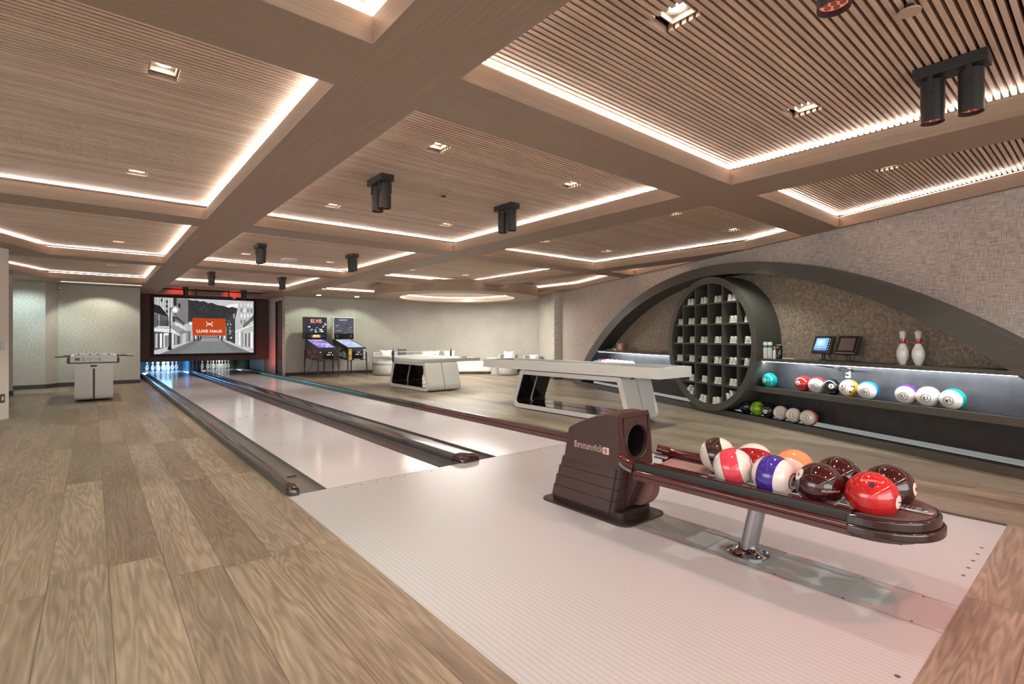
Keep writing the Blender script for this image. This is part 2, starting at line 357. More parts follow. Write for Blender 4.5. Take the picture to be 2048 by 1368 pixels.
def link_mesh(name, mb, m, parent=None, smooth=False, bevel=0.0, bseg=2, sub=0):
    me = bpy.data.meshes.new(name)
    vs = mb.v
    if parent is not None:
        inv = mat_of(parent).inverted(); vs = [tuple(inv @ Vector(p)) for p in vs]
    me.from_pydata(vs, [], mb.f)
    if any(c is not None for c in mb.c):
        a = me.color_attributes.new('Col', 'FLOAT_COLOR', 'CORNER')
        for p in me.polygons:
            c = mb.c[p.index] or (0.5, 0.5, 0.5)
            for li in p.loop_indices: a.data[li].color = (*c, 1)
    me.materials.append(m if not isinstance(m, str) else M[m])
    if smooth:
        for p in me.polygons: p.use_smooth = True
    o = bpy.data.objects.new(name, me); C.objects.link(o)
    if parent is not None:
        o.parent = parent; WM[o.name] = mat_of(parent)
    if bevel:
        b = o.modifiers.new('bevel', 'BEVEL'); b.width = bevel; b.segments = bseg; b.limit_method = 'ANGLE'; b.angle_limit = math.radians(35)
    if sub:
        b = o.modifiers.new('sub', 'SUBSURF'); b.levels = sub; b.render_levels = sub
    if smooth and not sub:
        me.set_sharp_from_angle(angle=math.radians(40))
    return o
part = link_mesh
def fix_normals(o):
    bm = bmesh.new(); bm.from_mesh(o.data); bmesh.ops.recalc_face_normals(bm, faces=bm.faces); bm.to_mesh(o.data); bm.free()
def tag(o, label, cat, group=None, kind=None):
    o['label'] = label; o['category'] = cat
    if group: o['group'] = group
    if kind: o['kind'] = kind
    return o
def thing(name, label, cat, loc=(0,0,0), rz=0.0, group=None, rot=None):
    o = bpy.data.objects.new(name, None); C.objects.link(o); o.empty_display_size = 0.05
    R = (rot if rot is not None else Matrix.Rotation(rz, 4, 'Z')); mm = Matrix.Translation(loc) @ R
    o.location = loc; o.rotation_euler = R.to_euler(); WM[o.name] = mm
    return tag(o, label, cat, group)
def struct(name, mb, m, **k):
    o = link_mesh(name, mb, m, **k); o['kind'] = 'structure'; return o
def dup(root, mw, label, group=None):
    """copy a thing with its parts and sub-parts to a new world matrix"""
    r = root.copy(); C.objects.link(r); r.matrix_world = mw; r.location = mw.to_translation(); r.rotation_euler = mw.to_euler(); r['label'] = label
    if group: r['group'] = group
    for ch in root.children:
        c = ch.copy(); C.objects.link(c); c.parent = r
        for g in ch.children:
            d = g.copy(); C.objects.link(d); d.parent = c
    return r
# text as flat mesh: returns (verts2d, faces), centred, of the given cap height
_tc = {}
def text2d(s, size=1.0, bold=0.0, spacing=1.0, maxseg=None):
    key = (s, bold, spacing)
    if key not in _tc:
        cu = bpy.data.curves.new('t', 'FONT'); cu.body = s; cu.size = 1.0; cu.offset = bold; cu.resolution_u = 3; cu.space_character = spacing
        ob = bpy.data.objects.new('t', cu); C.objects.link(ob); bpy.context.view_layer.update()
        dg = bpy.context.evaluated_depsgraph_get(); me = bpy.data.meshes.new_from_object(ob.evaluated_get(dg))
        vs = [(v.co.x, v.co.y) for v in me.vertices]; fs = [tuple(p.vertices) for p in me.polygons]
        bpy.data.objects.remove(ob); bpy.data.curves.remove(cu); bpy.data.meshes.remove(me)
        x0 = min(v[0] for v in vs); x1 = max(v[0] for v in vs); y0 = min(v[1] for v in vs); y1 = max(v[1] for v in vs)
        h = y1-y0
        _tc[key] = ([((x-(x0+x1)/2)/h, (y-(y0+y1)/2)/h) for x, y in vs], fs, (x1-x0)/h)
    vs, fs, wd = _tc[key]
    vs = [(x*size, y*size) for x, y in vs]
    if maxseg:
        bm = bmesh.new(); bv = [bm.verts.new((x, y, 0)) for x, y in vs]
        for f in fs:
            try: bm.faces.new([bv[i] for i in f])
            except ValueError: pass
        for _ in range(4):
            es = [e for e in bm.edges if e.calc_length() > maxseg]
            if not es: break
            bmesh.ops.subdivide_edges(bm, edges=es, cuts=1); bmesh.ops.triangulate(bm, faces=bm.faces)
        bm.verts.index_update(); vs = [(v.co.x, v.co.y) for v in bm.verts]; fs = [tuple(v.index for v in f.verts) for f in bm.faces]; bm.free()
    return vs, fs, wd*size

# wall frame: s runs along the right-hand wall, c is the distance towards the room
TH = math.radians(23.2); DX, DY = math.sin(TH), math.cos(TH)
RW = math.radians(90-23.2)
SCM = Matrix.Rotation(RW, 4, 'Z')                       # (s, c, z) -> world
def sc(s, c, z=0.0): return (DX*s-DY*c, DY*s+DX*c, z)

# ---------------------------------------------------------------- setting: floor, ceiling, walls
H = 2.61; BT = 2.739; ZS = 2.776; XL, XR = -7.0, 14.0
LX0, LX1, LY0 = 1.174, 4.63, 0.474
f = MB()
f.add([(XL,-6,0),(LX0,-6,0),(LX0,24.5,0),(XL,24.5,0)], [(0,1,2,3)])
f.add([(LX1,0.232,0),(XR,0.232,0),(XR,24.5,0),(LX1,24.5,0)], [(0,1,2,3)])
f.add([(LX0,-6,0),(LX1,-6,0),(LX1,0.232,0),(LX0,0.232,0)], [(0,1,2,3)])
f.add([(LX1,-6,0),(XR,-6,0),(XR,0.232,0),(LX1,0.232,0)], [(0,1,2,3)])
struct('floor', f, 'floor')
def border_material():
    m = M['floor'].copy(); m.name = 'oak_border_plank'; nt = m.node_tree
    tc = [n for n in nt.nodes if n.type == 'TEX_COORD'][0]
    mp = nt.nodes.new('ShaderNodeMapping'); mp.inputs['Rotation'].default_value = (0, 0, PI/2); mp.inputs['Location'].default_value = (0.306, 0.35, 0)
    for l in list(tc.outputs['Object'].links):
        to = l.to_socket; nt.links.remove(l); nt.links.new(mp.outputs[0], to)
    nt.links.new(tc.outputs['Object'], mp.inputs[0]); return m
M['border'] = border_material()
f = MB(); f.box(LX0, LX1, 0.232, LY0, -0.02, 0.0008); struct('trim_1', f, 'border')

f = MB(); f.box(XL, XR, -3.0, 24.5, 2.85, 2.90); struct('ceiling', f, 'backing')
XB = [(1.004, 1.492), (4.39, 4.90)]; YC = [(2.224, 2.712), (6.738, 7.226), (11.195, 11.683), (15.5, 15.99)]
tn = [1]
def trim(pts, m, z0=H, z1=BT, **k):
    tn[0] += 1; b = MB(); b.prism(pts, z0, z1); return struct('trim_%d' % tn[0], b, m, **k)
def rect(x0, x1, y0, y1): return [(x0, y0), (x1, y0), (x1, y1), (x0, y1)]
trim(rect(1.004, 1.492, -3, 24), 'beamY'); trim(rect(4.39, 4.90, -3, 24), 'beamY')
trim([(7.75, 3.684), (8.24, 4.83), (8.24, 11.195), (7.75, 11.195)], 'beamY')
for i, (a, b) in enumerate(YC):
    trim(rect(XL, 1.004, a, b), 'beamX'); trim(rect(1.492, 4.39, a, b), 'beamX')
trim([(4.90, 2.224), (7.125, 2.224), (7.333, 2.712), (4.90, 2.712)], 'beamX')
trim(rect(4.90, 7.75, 6.738, 7.226), 'beamX'); trim([(8.24, 6.738), (9.06, 6.738), (9.27, 7.226), (8.24, 7.226)], 'beamX')
trim(rect(4.90, 10.2, 11.195, 11.683), 'beamX'); trim(rect(4.90, 8.7, 15.5, 18.2), 'beamX'); trim(rect(8.7, 13.5, 11.683, 18.2), 'beamY')
trim(rect(XL, 1.004, 15.99, 24), 'beamX'); trim(rect(1.492, 4.39, 18.7, 24), 'beamX')
trim([(-0.57, 11.195), (-2.3, 7.226), (XL, 7.226), (XL, 11.195)], 'beamY'); trim([(-0.77, 15.5), (-1.3, 14.3), (-2.4, 11.683), (XL, 11.683), (XL, 15.5)], 'beamY')
trim([(4.90, -2.96), (8.24, 4.83), (9.27, 7.226), (10.2, 9.4), (10.2, 11.195)]+[sc(15.2, -5.5)[:2], sc(15.2, -6.3)[:2], sc(-5, -6.3)[:2], sc(-5, -5.67)[:2]], 'beamY')
# coffers: lit strip on the ledge all round, slats above
BAYS = {
 'L0': [(XL, -1.9), (1.004, -1.9), (1.004, 2.224), (XL, 2.224)],
 'L1': [(XL, 2.712), (1.004, 2.712), (1.004, 6.738), (XL, 6.738)],
 'L2': [(-2.3, 7.226), (1.004, 7.226), (1.004, 11.195), (-0.57, 11.195)],
 'L3': [(-2.4, 11.683), (1.004, 11.683), (1.004, 15.5), (-0.77, 15.5), (-1.3, 14.3)],
 'M0': rect(1.492, 4.39, -1.9, 2.224), 'M1': rect(1.492, 4.39, 2.712, 6.738), 'M2': rect(1.492, 4.39, 7.226, 11.195),
 'M3': rect(1.492, 4.39, 11.683, 15.5), 'M4': rect(1.492, 4.39, 15.99, 18.7),
 'R0': [(4.90, -2.6), (5.054, -2.6), (7.123, 2.224), (4.90, 2.224)],
 'R1': [(4.90, 2.712), (7.333, 2.712), (7.75, 3.684), (7.75, 6.738), (4.90, 6.738)],
 'R2': rect(4.90, 7.75, 7.226, 11.195), 'R3': rect(4.90, 8.7, 11.683, 15.5),
 'T1': [(8.24, 4.83), (9.06, 6.738), (8.24, 6.738)], 'T2': [(8.24, 7.226), (9.27, 7.226), (10.2, 9.4), (10.2, 11.195), (8.24, 11.195)]}
BNAME = {'L0': 'left bay nearest the camera', 'L1': 'left bay with the two bright slots', 'L2': 'left bay with the angled side', 'L3': 'small left bay above the foosball table',
 'M0': 'bay right above the ball return', 'M1': 'middle bay with the first pair of hanging spotlights seen whole', 'M2': 'third bay above the lanes', 'M3': 'fourth bay above the lanes',
 'M4': 'last bay before the screen', 'R0': 'right-hand bay nearest the camera above the arch', 'R1': 'bay in front of the arch top', 'R2': 'bay above the two game tables',
 'R3': 'far bay above the pinball machines', 'T1': 'small triangular bay beside the wall', 'T2': 'far bay beside the round ceiling ring'}
LAMPS = [(0.315, y, b) for y, b in ((1.355, 'L0'), (3.53, 'L1'), (5.84, 'L1'), (8.03, 'L2'), (10.2, 'L2'))]+[(0.30, 13.6, 'L3')] \
 +[(x, y, b) for x in (2.15, 3.69) for y, b in ((1.355, 'M0'), (3.53, 'M1'), (5.84, 'M1'), (8.03, 'M2'), (10.2, 'M2'), (14.0, 'M3'), (17.2, 'M4'))] \
 +[(5.52, y, b) for y, b in ((1.34, 'R0'), (3.53, 'R1'), (5.84, 'R1'), (8.03, 'R2'), (10.2, 'R2'))]+[(7.0, y, b) for y, b in ((3.53, 'R1'), (5.80, 'R1'), (8.03, 'R2'), (10.2, 'R2'))]+[(5.52, 14.2, 'R3')]
HL = 0.072
for bn, poly in BAYS.items():
    xs = [p[0] for p in poly]; ys = [p[1] for p in poly]; x0, x1, y0, y1 = min(xs)-0.09, max(xs)+0.09, min(ys)-0.09, max(ys)+0.09
    holes = [(lx, ly) for lx, ly, b in LAMPS if b == bn]
    b = MB(); y = math.ceil(y0/0.0375)*0.0375
    while y+0.0215 < y1:
        segs = [(x0, x1)]
        for lx, ly in holes:
            if y+0.0215 > ly-HL and y < ly+HL:
                segs = [s for a, e in segs for s in ((a, min(e, lx-HL)), (max(a, lx+HL), e)) if s[1]-s[0] > 0.01]
        for a, e in segs: b.box(a, e, y, y+0.0215, ZS, ZS+0.042)
        y += 0.0375
    o = struct('ceiling', b, 'slat')
    # LED profile on the ledge
    c = MB(); n = len(poly)
    ar = sum(poly[i][0]*poly[(i+1)%n][1]-poly[(i+1)%n][0]*poly[i][1] for i in range(n)); P = poly if ar > 0 else poly[::-1]
    for i in range(n):
        a = Vector(P[i]); e = Vector(P[(i+1)%n]); d = (e-a).normalized(); nn = Vector((d.y, -d.x))
        if bn == 'M4': continue
        q = [a+nn*0.018, e+nn*0.018, e+nn*0.046, a+nn*0.046]; c.prism([tuple(v) for v in q], BT+0.001, BT+0.0035)
    if bn != 'M4': led = link_mesh('light_strip', c, 'led'); tag(led, 'glowing light strip edging the '+BNAME[bn], 'light strip', 'cove light strips')

# round dropped ring
CX, CY = 8.51, 12.82
b = MB(); n = 72
prof = [(1.72, 2.45), (2.45, 2.45), (2.45, 2.74), (1.72, 2.74), (1.72, 2.45)]
vs = []; fs = []
for r, z in prof[:4]:
    for k in range(n): vs.append((CX+r*math.cos(2*PI*k/n), CY+r*math.sin(2*PI*k/n), z))
for i in range(4):
    for k in range(n): fs.append((i*n+k, ((i+1)%4)*n+k, ((i+1)%4)*n+(k+1)%n, i*n+(k+1)%n))
b.add(vs, fs); tn[0] += 1; o = struct('trim_%d' % tn[0], b, 'beamY', smooth=True); fix_normals(o)
b = MB(); b.cyl((CX, CY, 2.60), (CX, CY, 2.607), 1.715, n=72); tn[0] += 1; struct('trim_%d' % tn[0], b, 'plaster')
b = MB(); b.tube([(CX+1.66*math.cos(2*PI*k/48), CY+1.66*math.sin(2*PI*k/48), 2.59) for k in range(48)], 0.012, 6, closed=True)
tag(link_mesh('light_strip', b, 'ledring'), 'light strip glowing inside the round ceiling ring', 'light strip', 'cove light strips')

def wall(name, pts, z0, z1, m, th=0.12):
    """vertical strip through pts, room side on the left of the walking direction; UV in metres"""
    me = bpy.data.meshes.new(name); vs = []; fs = []; us = [0.0]
    for i, p in enumerate(pts):
        if i: us.append(us[-1]+(Vector(p)-Vector(pts[i-1])).length)
        vs += [(p[0], p[1], z0), (p[0], p[1], z1)]
    for i in range(len(pts)-1): fs.append((2*i, 2*i+1, 2*i+3, 2*i+2))
    me.from_pydata(vs, [], fs); uv = me.uv_layers.new(name='UVMap')
    for p in me.polygons:
        for li in p.loop_indices:
            vi = me.loops[li].vertex_index; uv.data[li].uv = (us[vi//2], me.vertices[vi].co.z)
    me.materials.append(M[m]); o = bpy.data.objects.new(name, me); C.objects.link(o); o['kind'] = 'structure'
    s = o.modifiers.new('solid', 'SOLIDIFY'); s.thickness = th; s.offset = -1.0
    return o
def baseboard(name, pts, h=0.1, t=0.015, m='base'):
    b = MB(); P = [Vector(p) for p in pts]
    for i in range(len(P)-1):
        d = (P[i+1]-P[i]).normalized(); nn = Vector((-d.y, d.x))*t
        b.prism([tuple(P[i]), tuple(P[i+1]), tuple(P[i+1]+nn), tuple(P[i]+nn)], 0.0, h)
    return struct(name, b, m)
ARC = [(5.5+6.83*math.cos(math.radians(a)), 10.57+6.83*math.sin(math.radians(a))) for a in [20.5+i*(90-20.5)/20 for i in range(21)]]
Wc = sc(14.1, -5.5)[:2]; Wd = sc(14.1, -5.735)[:2]
def wall_right():
    AZ, AR = -5.06, 7.42; cols = [-5.0]; a = math.sqrt(AR**2-AZ**2); n = 60
    cols = [(-5.0, 0.0), (7.18-a, 0.0)]+[(7.18-a*math.cos(PI*k/n), max(0.0, AZ+math.sqrt(AR**2-(a*math.cos(PI*k/n))**2))) for k in range(1, n)]+[(7.18+a, 0.0), (14.1, 0.0)]
    vs = []; fs = []
    for s_, z_ in cols: vs += [sc(s_, -5.735, z_), sc(s_, -5.735, H+0.15)]
    for i in range(len(cols)-1): fs.append((2*i, 2*i+1, 2*i+3, 2*i+2))
    me = bpy.data.meshes.new('wall_right'); me.from_pydata(vs, [], fs); uv = me.uv_layers.new(name='UVMap')
    for p in me.polygons:
        for li in p.loop_indices:
            vi = me.loops[li].vertex_index; uv.data[li].uv = (cols[vi//2][0], me.vertices[vi].co.z)
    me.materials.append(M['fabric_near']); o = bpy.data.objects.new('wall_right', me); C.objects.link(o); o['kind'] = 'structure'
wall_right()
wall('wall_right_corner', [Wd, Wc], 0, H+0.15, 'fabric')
wall('wall_back_right', [Wc]+ARC+[(4.82, 17.38)], 0, H+0.15, 'fabric'); baseboard('baseboard_back_right', [Wc]+ARC+[(4.82, 17.38)])
baseboard('baseboard_right_corner', [Wd, Wc]); baseboard('baseboard_right', [sc(12.9, -5.735)[:2], Wd])
# side wall beside the lanes with its door opening (opening y 17.75..18.5)
wall('wall_lane_side', [(4.82, 17.38), (4.82, 17.74)], 0, H+0.15, 'fabric'); wall('wall_lane_side', [(4.82, 18.5), (4.82, 24.4)], 0, H+0.15, 'fabric')
wall('wall_lane_side', [(4.82, 17.74), (4.82, 18.5)], 2.46, H+0.15, 'fabric')
b = MB(); b.box(4.86, 4.90, 17.76, 18.48, 0, 2.45)
for z in (0.8, 1.6): b.box(4.852, 4.865, 17.76, 18.48, z, z+0.01)
o = struct('door_1', b, mat('door_brown', (0.13, 0.075, 0.06), 0.4)); 
b = MB(); b.box(4.815, 4.86, 17.72, 17.76, 0, 2.48); b.box(4.815, 4.86, 18.46, 18.5, 0, 2.48); b.box(4.815, 4.86, 17.72, 18.5, 2.44, 2.48); part('door_frame', b, 'matteblack', o)
wall('wall_back_left', [(1.0, 19.4), (1.0, 17.24), (-0.68, 17.24), (-0.90, 16.86), (-1.45, 16.85), (-3.4, 16.85)], 0, H+0.1, 'fabric')
baseboard('baseboard_back_left', [(1.0, 17.24), (-0.68, 17.24), (-0.90, 16.86), (-1.45, 16.85), (-3.4, 16.85)])
wall('wall_left_corner', [(-1.33, 15.26), (-3.0, 13.9)], 0, H+0.1, 'fabric'); baseboard('baseboard_left_corner', [(-1.33, 15.26), (-3.0, 13.9)])
b = MB(); b.prism([(-1.0, 10.95), (-2.6, 8.75), (-4.6, 7.4), (-7.0, 7.0), (-7.0, 7.15), (-4.7, 7.55), (-2.72, 8.87), (-1.16, 11.05)], 0, H+0.05); struct('wall_left', b, 'plaster')
# pit walls
b = MB(); b.box(0.95, 4.82, 24.0, 24.2, -0.1, 2.7); struct('wall_pit_back', b, 'matteblack')
b = MB(); b.box(0.9, 1.0, 19.4, 24.0, -0.1, 2.7); struct('wall_pit_left', b, 'matteblack')

# ---------------------------------------------------------------- lanes
FL = 4.165; LE = 23.75
LANES = [(1.483, 2.547, 'left'), (3.256, 4.320, 'right')]
b = MB(); b.box(LX0, LX1, LY0, FL-0.004, -0.05, 0.0)
ap = link_mesh('approach', b, 'approach'); tag(ap, 'pale pinkish white bowling approach with fine dark board lines in the foreground', 'floor')
b = MB(); b.box(LX0, LX1, FL-0.004, FL+0.004, -0.05, -0.001); part('foul_line', b, 'ink', ap)
b = MB()
for X in (2.745, 3.075): b.box(X-0.0015, X+0.0015, LY0, 3.0, 0.0, 0.0005)
b.box(2.745, 3.075, 1.56, 1.563, 0.0, 0.0005)
part('seam', b, 'dotgrey', ap)
def dot(x, y, r=0.009, z=0.0004):
    bb = MB(); bb.cyl((x, y, z-0.001), (x, y, z+0.0006), r, n=12); return bb
for lx0, lx1, nm in LANES:
    for i in range(7): part('approach_dot', dot(lx0+(5*i+4.6)*0.0272, 4.096, 0.008), 'dotgrey', ap)
    for i in range(5): part('approach_dot', dot(lx0+(5*i+9.6)*0.0272-0.02, 0.52, 0.010), 'dotgrey', ap)
for X, Y in ((3.056, 0.844), (2.759, 0.582), (2.752, 0.842), (3.06, 0.60), (2.756, 1.16)): part('approach_dot', dot(X, Y, 0.006), 'dotgrey', ap)
for lx0, lx1, nm in LANES:
    b = MB(); b.box(lx0, lx1, FL+0.004, LE, -0.06, 0.0)
    ln = link_mesh('bowling_lane', b, 'lane'); tag(ln, 'glossy pale pink bowling lane, the %s one of the two' % nm, 'bowling lane', 'bowling lanes')
    for i, dy in enumerate((0, .165, .33, .475, .33, .165, 0)):
        x = lx0+(5*i+4.4)*0.0272; y = 8.505+dy
        a = MB(); a.prism([(x-0.012, y-0.06), (x+0.012, y-0.06), (x, y+0.09)], 0.0, 0.0006); part('arrow_marker', a, 'dotgrey', ln)
    for i in (0, 1, 2, 3, 4):
        for sgn in (0, 1):
            xx = lx0+(2.6+2.6*i)*0.0272 if sgn == 0 else lx1-(2.6+2.6*i)*0.0272
            part('lane_dot', dot(xx, 6.3, 0.008), 'dotgrey', ln)
# gutters
def gutter(x0, x1, nm, m):
    b = MB(); n = 8; cx = (x0+x1)/2; hw = (x1-x0)/2; prof = [(x0, -0.005)]+[(cx-hw*0.93*math.cos(PI*k/n), -0.02-0.045*math.sin(PI*k/n)) for k in range(n+1)]+[(x1, -0.005)]
    prof += [(x1, -0.09), (x0, -0.09)]
    b.prism(prof, FL, 22.0, 'Y'); o = link_mesh('gutter', b, m, smooth=True)
    tag(o, nm, 'gutter', 'gutters beside the lanes'); return o
g1 = gutter(1.262, 1.483, 'brownish grey gutter along the outer left edge of the left lane', 'gutter')
gutter(2.547, 2.79, 'dark gutter on the right side of the left lane', 'gutter_dark')
gutter(3.03, 3.256, 'dark gutter on the left side of the right lane', 'gutter_dark')
gutter(4.320, 4.52, 'dark gutter along the outer right edge of the right lane', 'gutter_dark')
b = MB(); b.box(1.375, 1.379, 4.9, 22, -0.062, -0.0598); b.box(1.375, 1.46, 4.9, 4.905, -0.05, -0.038); part('access_cover_line', b, 'ink', g1)
def capping(x0, x1, h, y1, nm, m='cap', y0=FL-0.02):
    w_ = x1-x0; pr = rounded([(x0, -0.09), (x1, -0.09), (x1, h), (x0, h)], [0, 0, min(0.05, w_*0.4), min(0.05, w_*0.4)], 6)
    b = MB(); b.prism(pr, y0+0.16, y1, 'Y'); o = link_mesh('capping_rail', b, m, smooth=True); tag(o, nm, 'capping rail', 'capping rails between the gutters')
    cx = (x0+x1)/2; e = MB(); hw = w_/2+0.004; N_ = 7; L = 0.17; vs = []; K = 12
    for i in range(N_):
        t = i/(N_-1); yy = y0+0.16-L*math.sin(t*PI/2)*1.0; sc_ = math.cos(t*PI/2)**0.35 if t < 1 else 0.25; hh = (h+0.006)*(0.55+0.45*math.cos(t*PI/2)); 
        ww = hw*(0.72+0.28*math.cos(t*PI/2))
        for k in range(K+1):
            a = PI*k/K; ca, sa = math.cos(a), math.sin(a); vs.append((cx-ww*math.copysign(abs(ca)**0.45, ca), yy, max(0.0, hh*(abs(sa)**0.45))+0.0005))
    fs = [(i*(K+1)+k, i*(K+1)+k+1, (i+1)*(K+1)+k+1, (i+1)*(K+1)+k) for i in range(N_-1) for k in range(K)]
    fs.append(tuple((N_-1)*(K+1)+k for k in range(K+1)))
    e.add(vs, fs); q = part('end_cap', e, 'capend', o, smooth=True); fix_normals(q); return o
c1 = capping(1.176, 1.262, 0.075, 22.4, 'narrow brown capping rail along the left edge of the bowling lanes')
b = MB(); b.box(1.168, 1.178, 4.2, 22.4, 0, 0.06); part('side_trim', b, 'base', c1)
c2 = capping(2.79, 3.03, 0.065, 22.4, 'wide dark capping rail running between the two bowling lanes')
c3 = capping(4.52, 4.615, 0.06, 22.4, 'narrow dark capping rail along the right edge of the bowling lanes')
b = MB(); b.box(4.6315, 4.645, LY0, 22.4, -0.05, 0.012); part('side_trim', b, 'base', c3)
b = MB(); b.box(2.93, 3.035, 5.0, 5.005, 0.066, 0.068)
tv, tf, tw = text2d('Brunswick', 0.028, 0.01)
t = MB(); t.add([(2.985-y, 5.1+x, 0.067) for x, y in tv], tf); part('lettering', t, 'redtext', c2)

# pit: pin decks, kickbacks, pins
blue = mat('blue_lit_panel', (0.10, 0.30, 0.50), 0.15); green = mat('green_black_panel', (0.02, 0.05, 0.04), 0.12)
for x0, x1, m, nm in ((1.02, 1.14, blue, 'blue-lit side panel left of the left pins'), (2.72, 2.80, blue, 'blue-lit divider right of the left pins'), (3.00, 3.10, green, 'dark divider left of the right pins'), (4.62, 4.72, green, 'dark green side panel right of the right pins')):
    b = MB(); b.box(x0, x1, 21.9, 23.95, -0.05, 0.62); tag(link_mesh('kickback', b, m, bevel=0.01), nm, 'panel', 'kickback panels beside the pins')
b = MB(); b.box(2.82, 2.86, 21.85, 21.95, -0.05, 0.6); b.box(2.93, 2.97, 21.85, 21.95, -0.05, 0.6); tag(link_mesh('kickback_post', b, mat('pale_post', (0.30, 0.42, 0.45), 0.3), bevel=0.008), 'pair of pale posts standing between the two pin decks', 'post')
for (x0, x1, nm), m in zip(LANES, (mat('blue_curtain', (0.01, 0.05, 0.10), 0.6), mat('black_curtain', (0.012, 0.018, 0.016), 0.6))):
    b = MB(); b.box(x0-0.22, x1+0.2, 23.78, 23.8, -0.05, 0.7); tag(link_mesh('pit_curtain', b, m), 'dark pit curtain hanging behind the %s set of pins' % nm, 'curtain', 'pit curtains')
b = MB(); b.box(4.72, 4.81, 19.9, 21.8, 0.03, 0.56); o = link_mesh('graphic_board', b, mat('pale_mottled_panel', (0.42, 0.45, 0.45), 0.4, noise=0.7, nscale=7)); tag(o, 'pale mottled panel low at the right edge under the screen wall', 'panel')
PINP = [(0, .0258), (.0191, .0359), (.0571, .0497), (.0857, .0568), (.1143, .0605), (.1492, .0579), (.1842, .0471), (.2191, .0312), (.2381, .0246), (.254, .0228), (.2762, .0237), (.2985, .0256), (.3207, .0276), (.3429, .0323), (.362, .0310), (.374, .024), (.3795, .012), (.381, .0001)]
def pin_r(z):
    for (z0, r0), (z1, r1) in zip(PINP, PINP[1:]):
        if z0 <= z <= z1: return r0+(r1-r0)*(z-z0)/(z1-z0)
    return 0.02
def make_pin(loc, label, group, big=False):
    t = thing('bowling_pin', label, 'bowling pin', loc, group=group)
    b = MB(Matrix.Translation(loc)); zs = [i*0.381/28 for i in range(29)]
    from bisect import bisect
    prof = [(r, z) for z, r in PINP]; b.lathe(prof, n=20); part('body', b, 'pin', t, smooth=True)
    if big:
        b = MB(Matrix.Translation(loc)); n = 48; vs = []
        for k in range(n):
            a = 2*PI*k/n; tz = abs(((k/8.0) % 1.0)*2-1); z1 = 0.262+0.042*tz
            for j in range(6):
                z = 0.234+(z1-0.234)*j/5; r = pin_r(z)+0.0012; vs.append((r*math.cos(a), r*math.sin(a), z))
        b.add(vs, [(k*6+j, ((k+1)%n)*6+j, ((k+1)%n)*6+j+1, k*6+j+1) for k in range(n) for j in range(5)]); q = part('neck_crown', b, 'pinred', t, smooth=True); fix_normals(q)
        # oval outline mark
        d = Vector((0-loc[0], 0-loc[1])).normalized(); a0 = math.atan2(d.y, d.x)-0.35; b = MB(Matrix.Translation(loc)); vs = []; n = 28
        for k in range(n):
            u = 2*PI*k/n
            for s_ in (0.021, 0.0185):
                zz = 0.182+s_*0.5*math.sin(u)*(1.0 if math.sin(u) < 0 else 0.55); rr = pin_r(zz)+0.001; an = a0+s_*math.cos(u)/rr; vs.append((rr*math.cos(an), rr*math.sin(an), zz))
        b.add(vs, [(2*k, 2*k+1, (2*k+3)%(2*n), (2*k+2)%(2*n)) for k in range(n)]); part('badge', b, 'ink', t)
    else:
        b = MB(Matrix.Translation(loc))
        for z in (0.236, 0.262): b.lathe([(pin_r(z)+0.001, z-0.006), (pin_r(z)+0.0012, z+0.006)], n=20)
        part('neck_stripe', b, 'pinred', t, smooth=True)
        b = MB(Matrix.Translation(loc)); b.cyl((0, -0.0575, 0.15), (0, -0.0615, 0.15), 0.016, n=14); part('badge', b, 'ink', t)
    return t
RN = ['head pin at the front', 'second row, left', 'second row, right', 'third row, left', 'third row, middle', 'third row, right', 'back row, far left', 'back row, inner left', 'back row, inner right', 'back row, far right']
for x0, x1, nm in LANES:
    cx = (x0+x1)/2; i = 0; first = None
    for r in range(4):
        for k in range(r+1):
            loc = (cx+(k-r/2)*0.3048, 22.46+r*0.264, 0.0)
            lab = 'white bowling pin of the %s lane, %s of its rack' % (nm, RN[i])
            if first is None: first = make_pin(loc, lab, 'pins of the '+nm+' lane')
            else: dup(first, Matrix.Translation(loc), lab, 'pins of the '+nm+' lane')
            i += 1
# lights of the pin decks
area(2.0, 22.2, 0.60, 1.0, 0.1, 12, (0.45, 0.7, 1.0), (2.0, 22.9, 0.0))
area(3.78, 22.2, 0.60, 1.0, 0.1, 3.5, (0.8, 0.95, 0.95), (3.78, 22.9, 0.0))
area(1.9, 21.9, 0.55, 0.9, 0.1, 5, (0.1, 0.45, 1.0), (2.6, 21.2, 0.0))

# glow inside the right-hand gutter
def facing_x(l):
    l.rotation_euler = Matrix(((0, 0, -1), (1, 0, 0), (0, -1, 0))).to_euler()
l = area(4.43, 15.0, 0.02, 9.0, 0.05, 0.9, (0.15, 0.75, 0.8), (4.6, 15.0, 0.02)); facing_x(l)
l = area(4.43, 5.8, 0.02, 4.5, 0.05, 0.45, (1.0, 0.08, 0.06), (4.6, 5.8, 0.02)); facing_x(l)
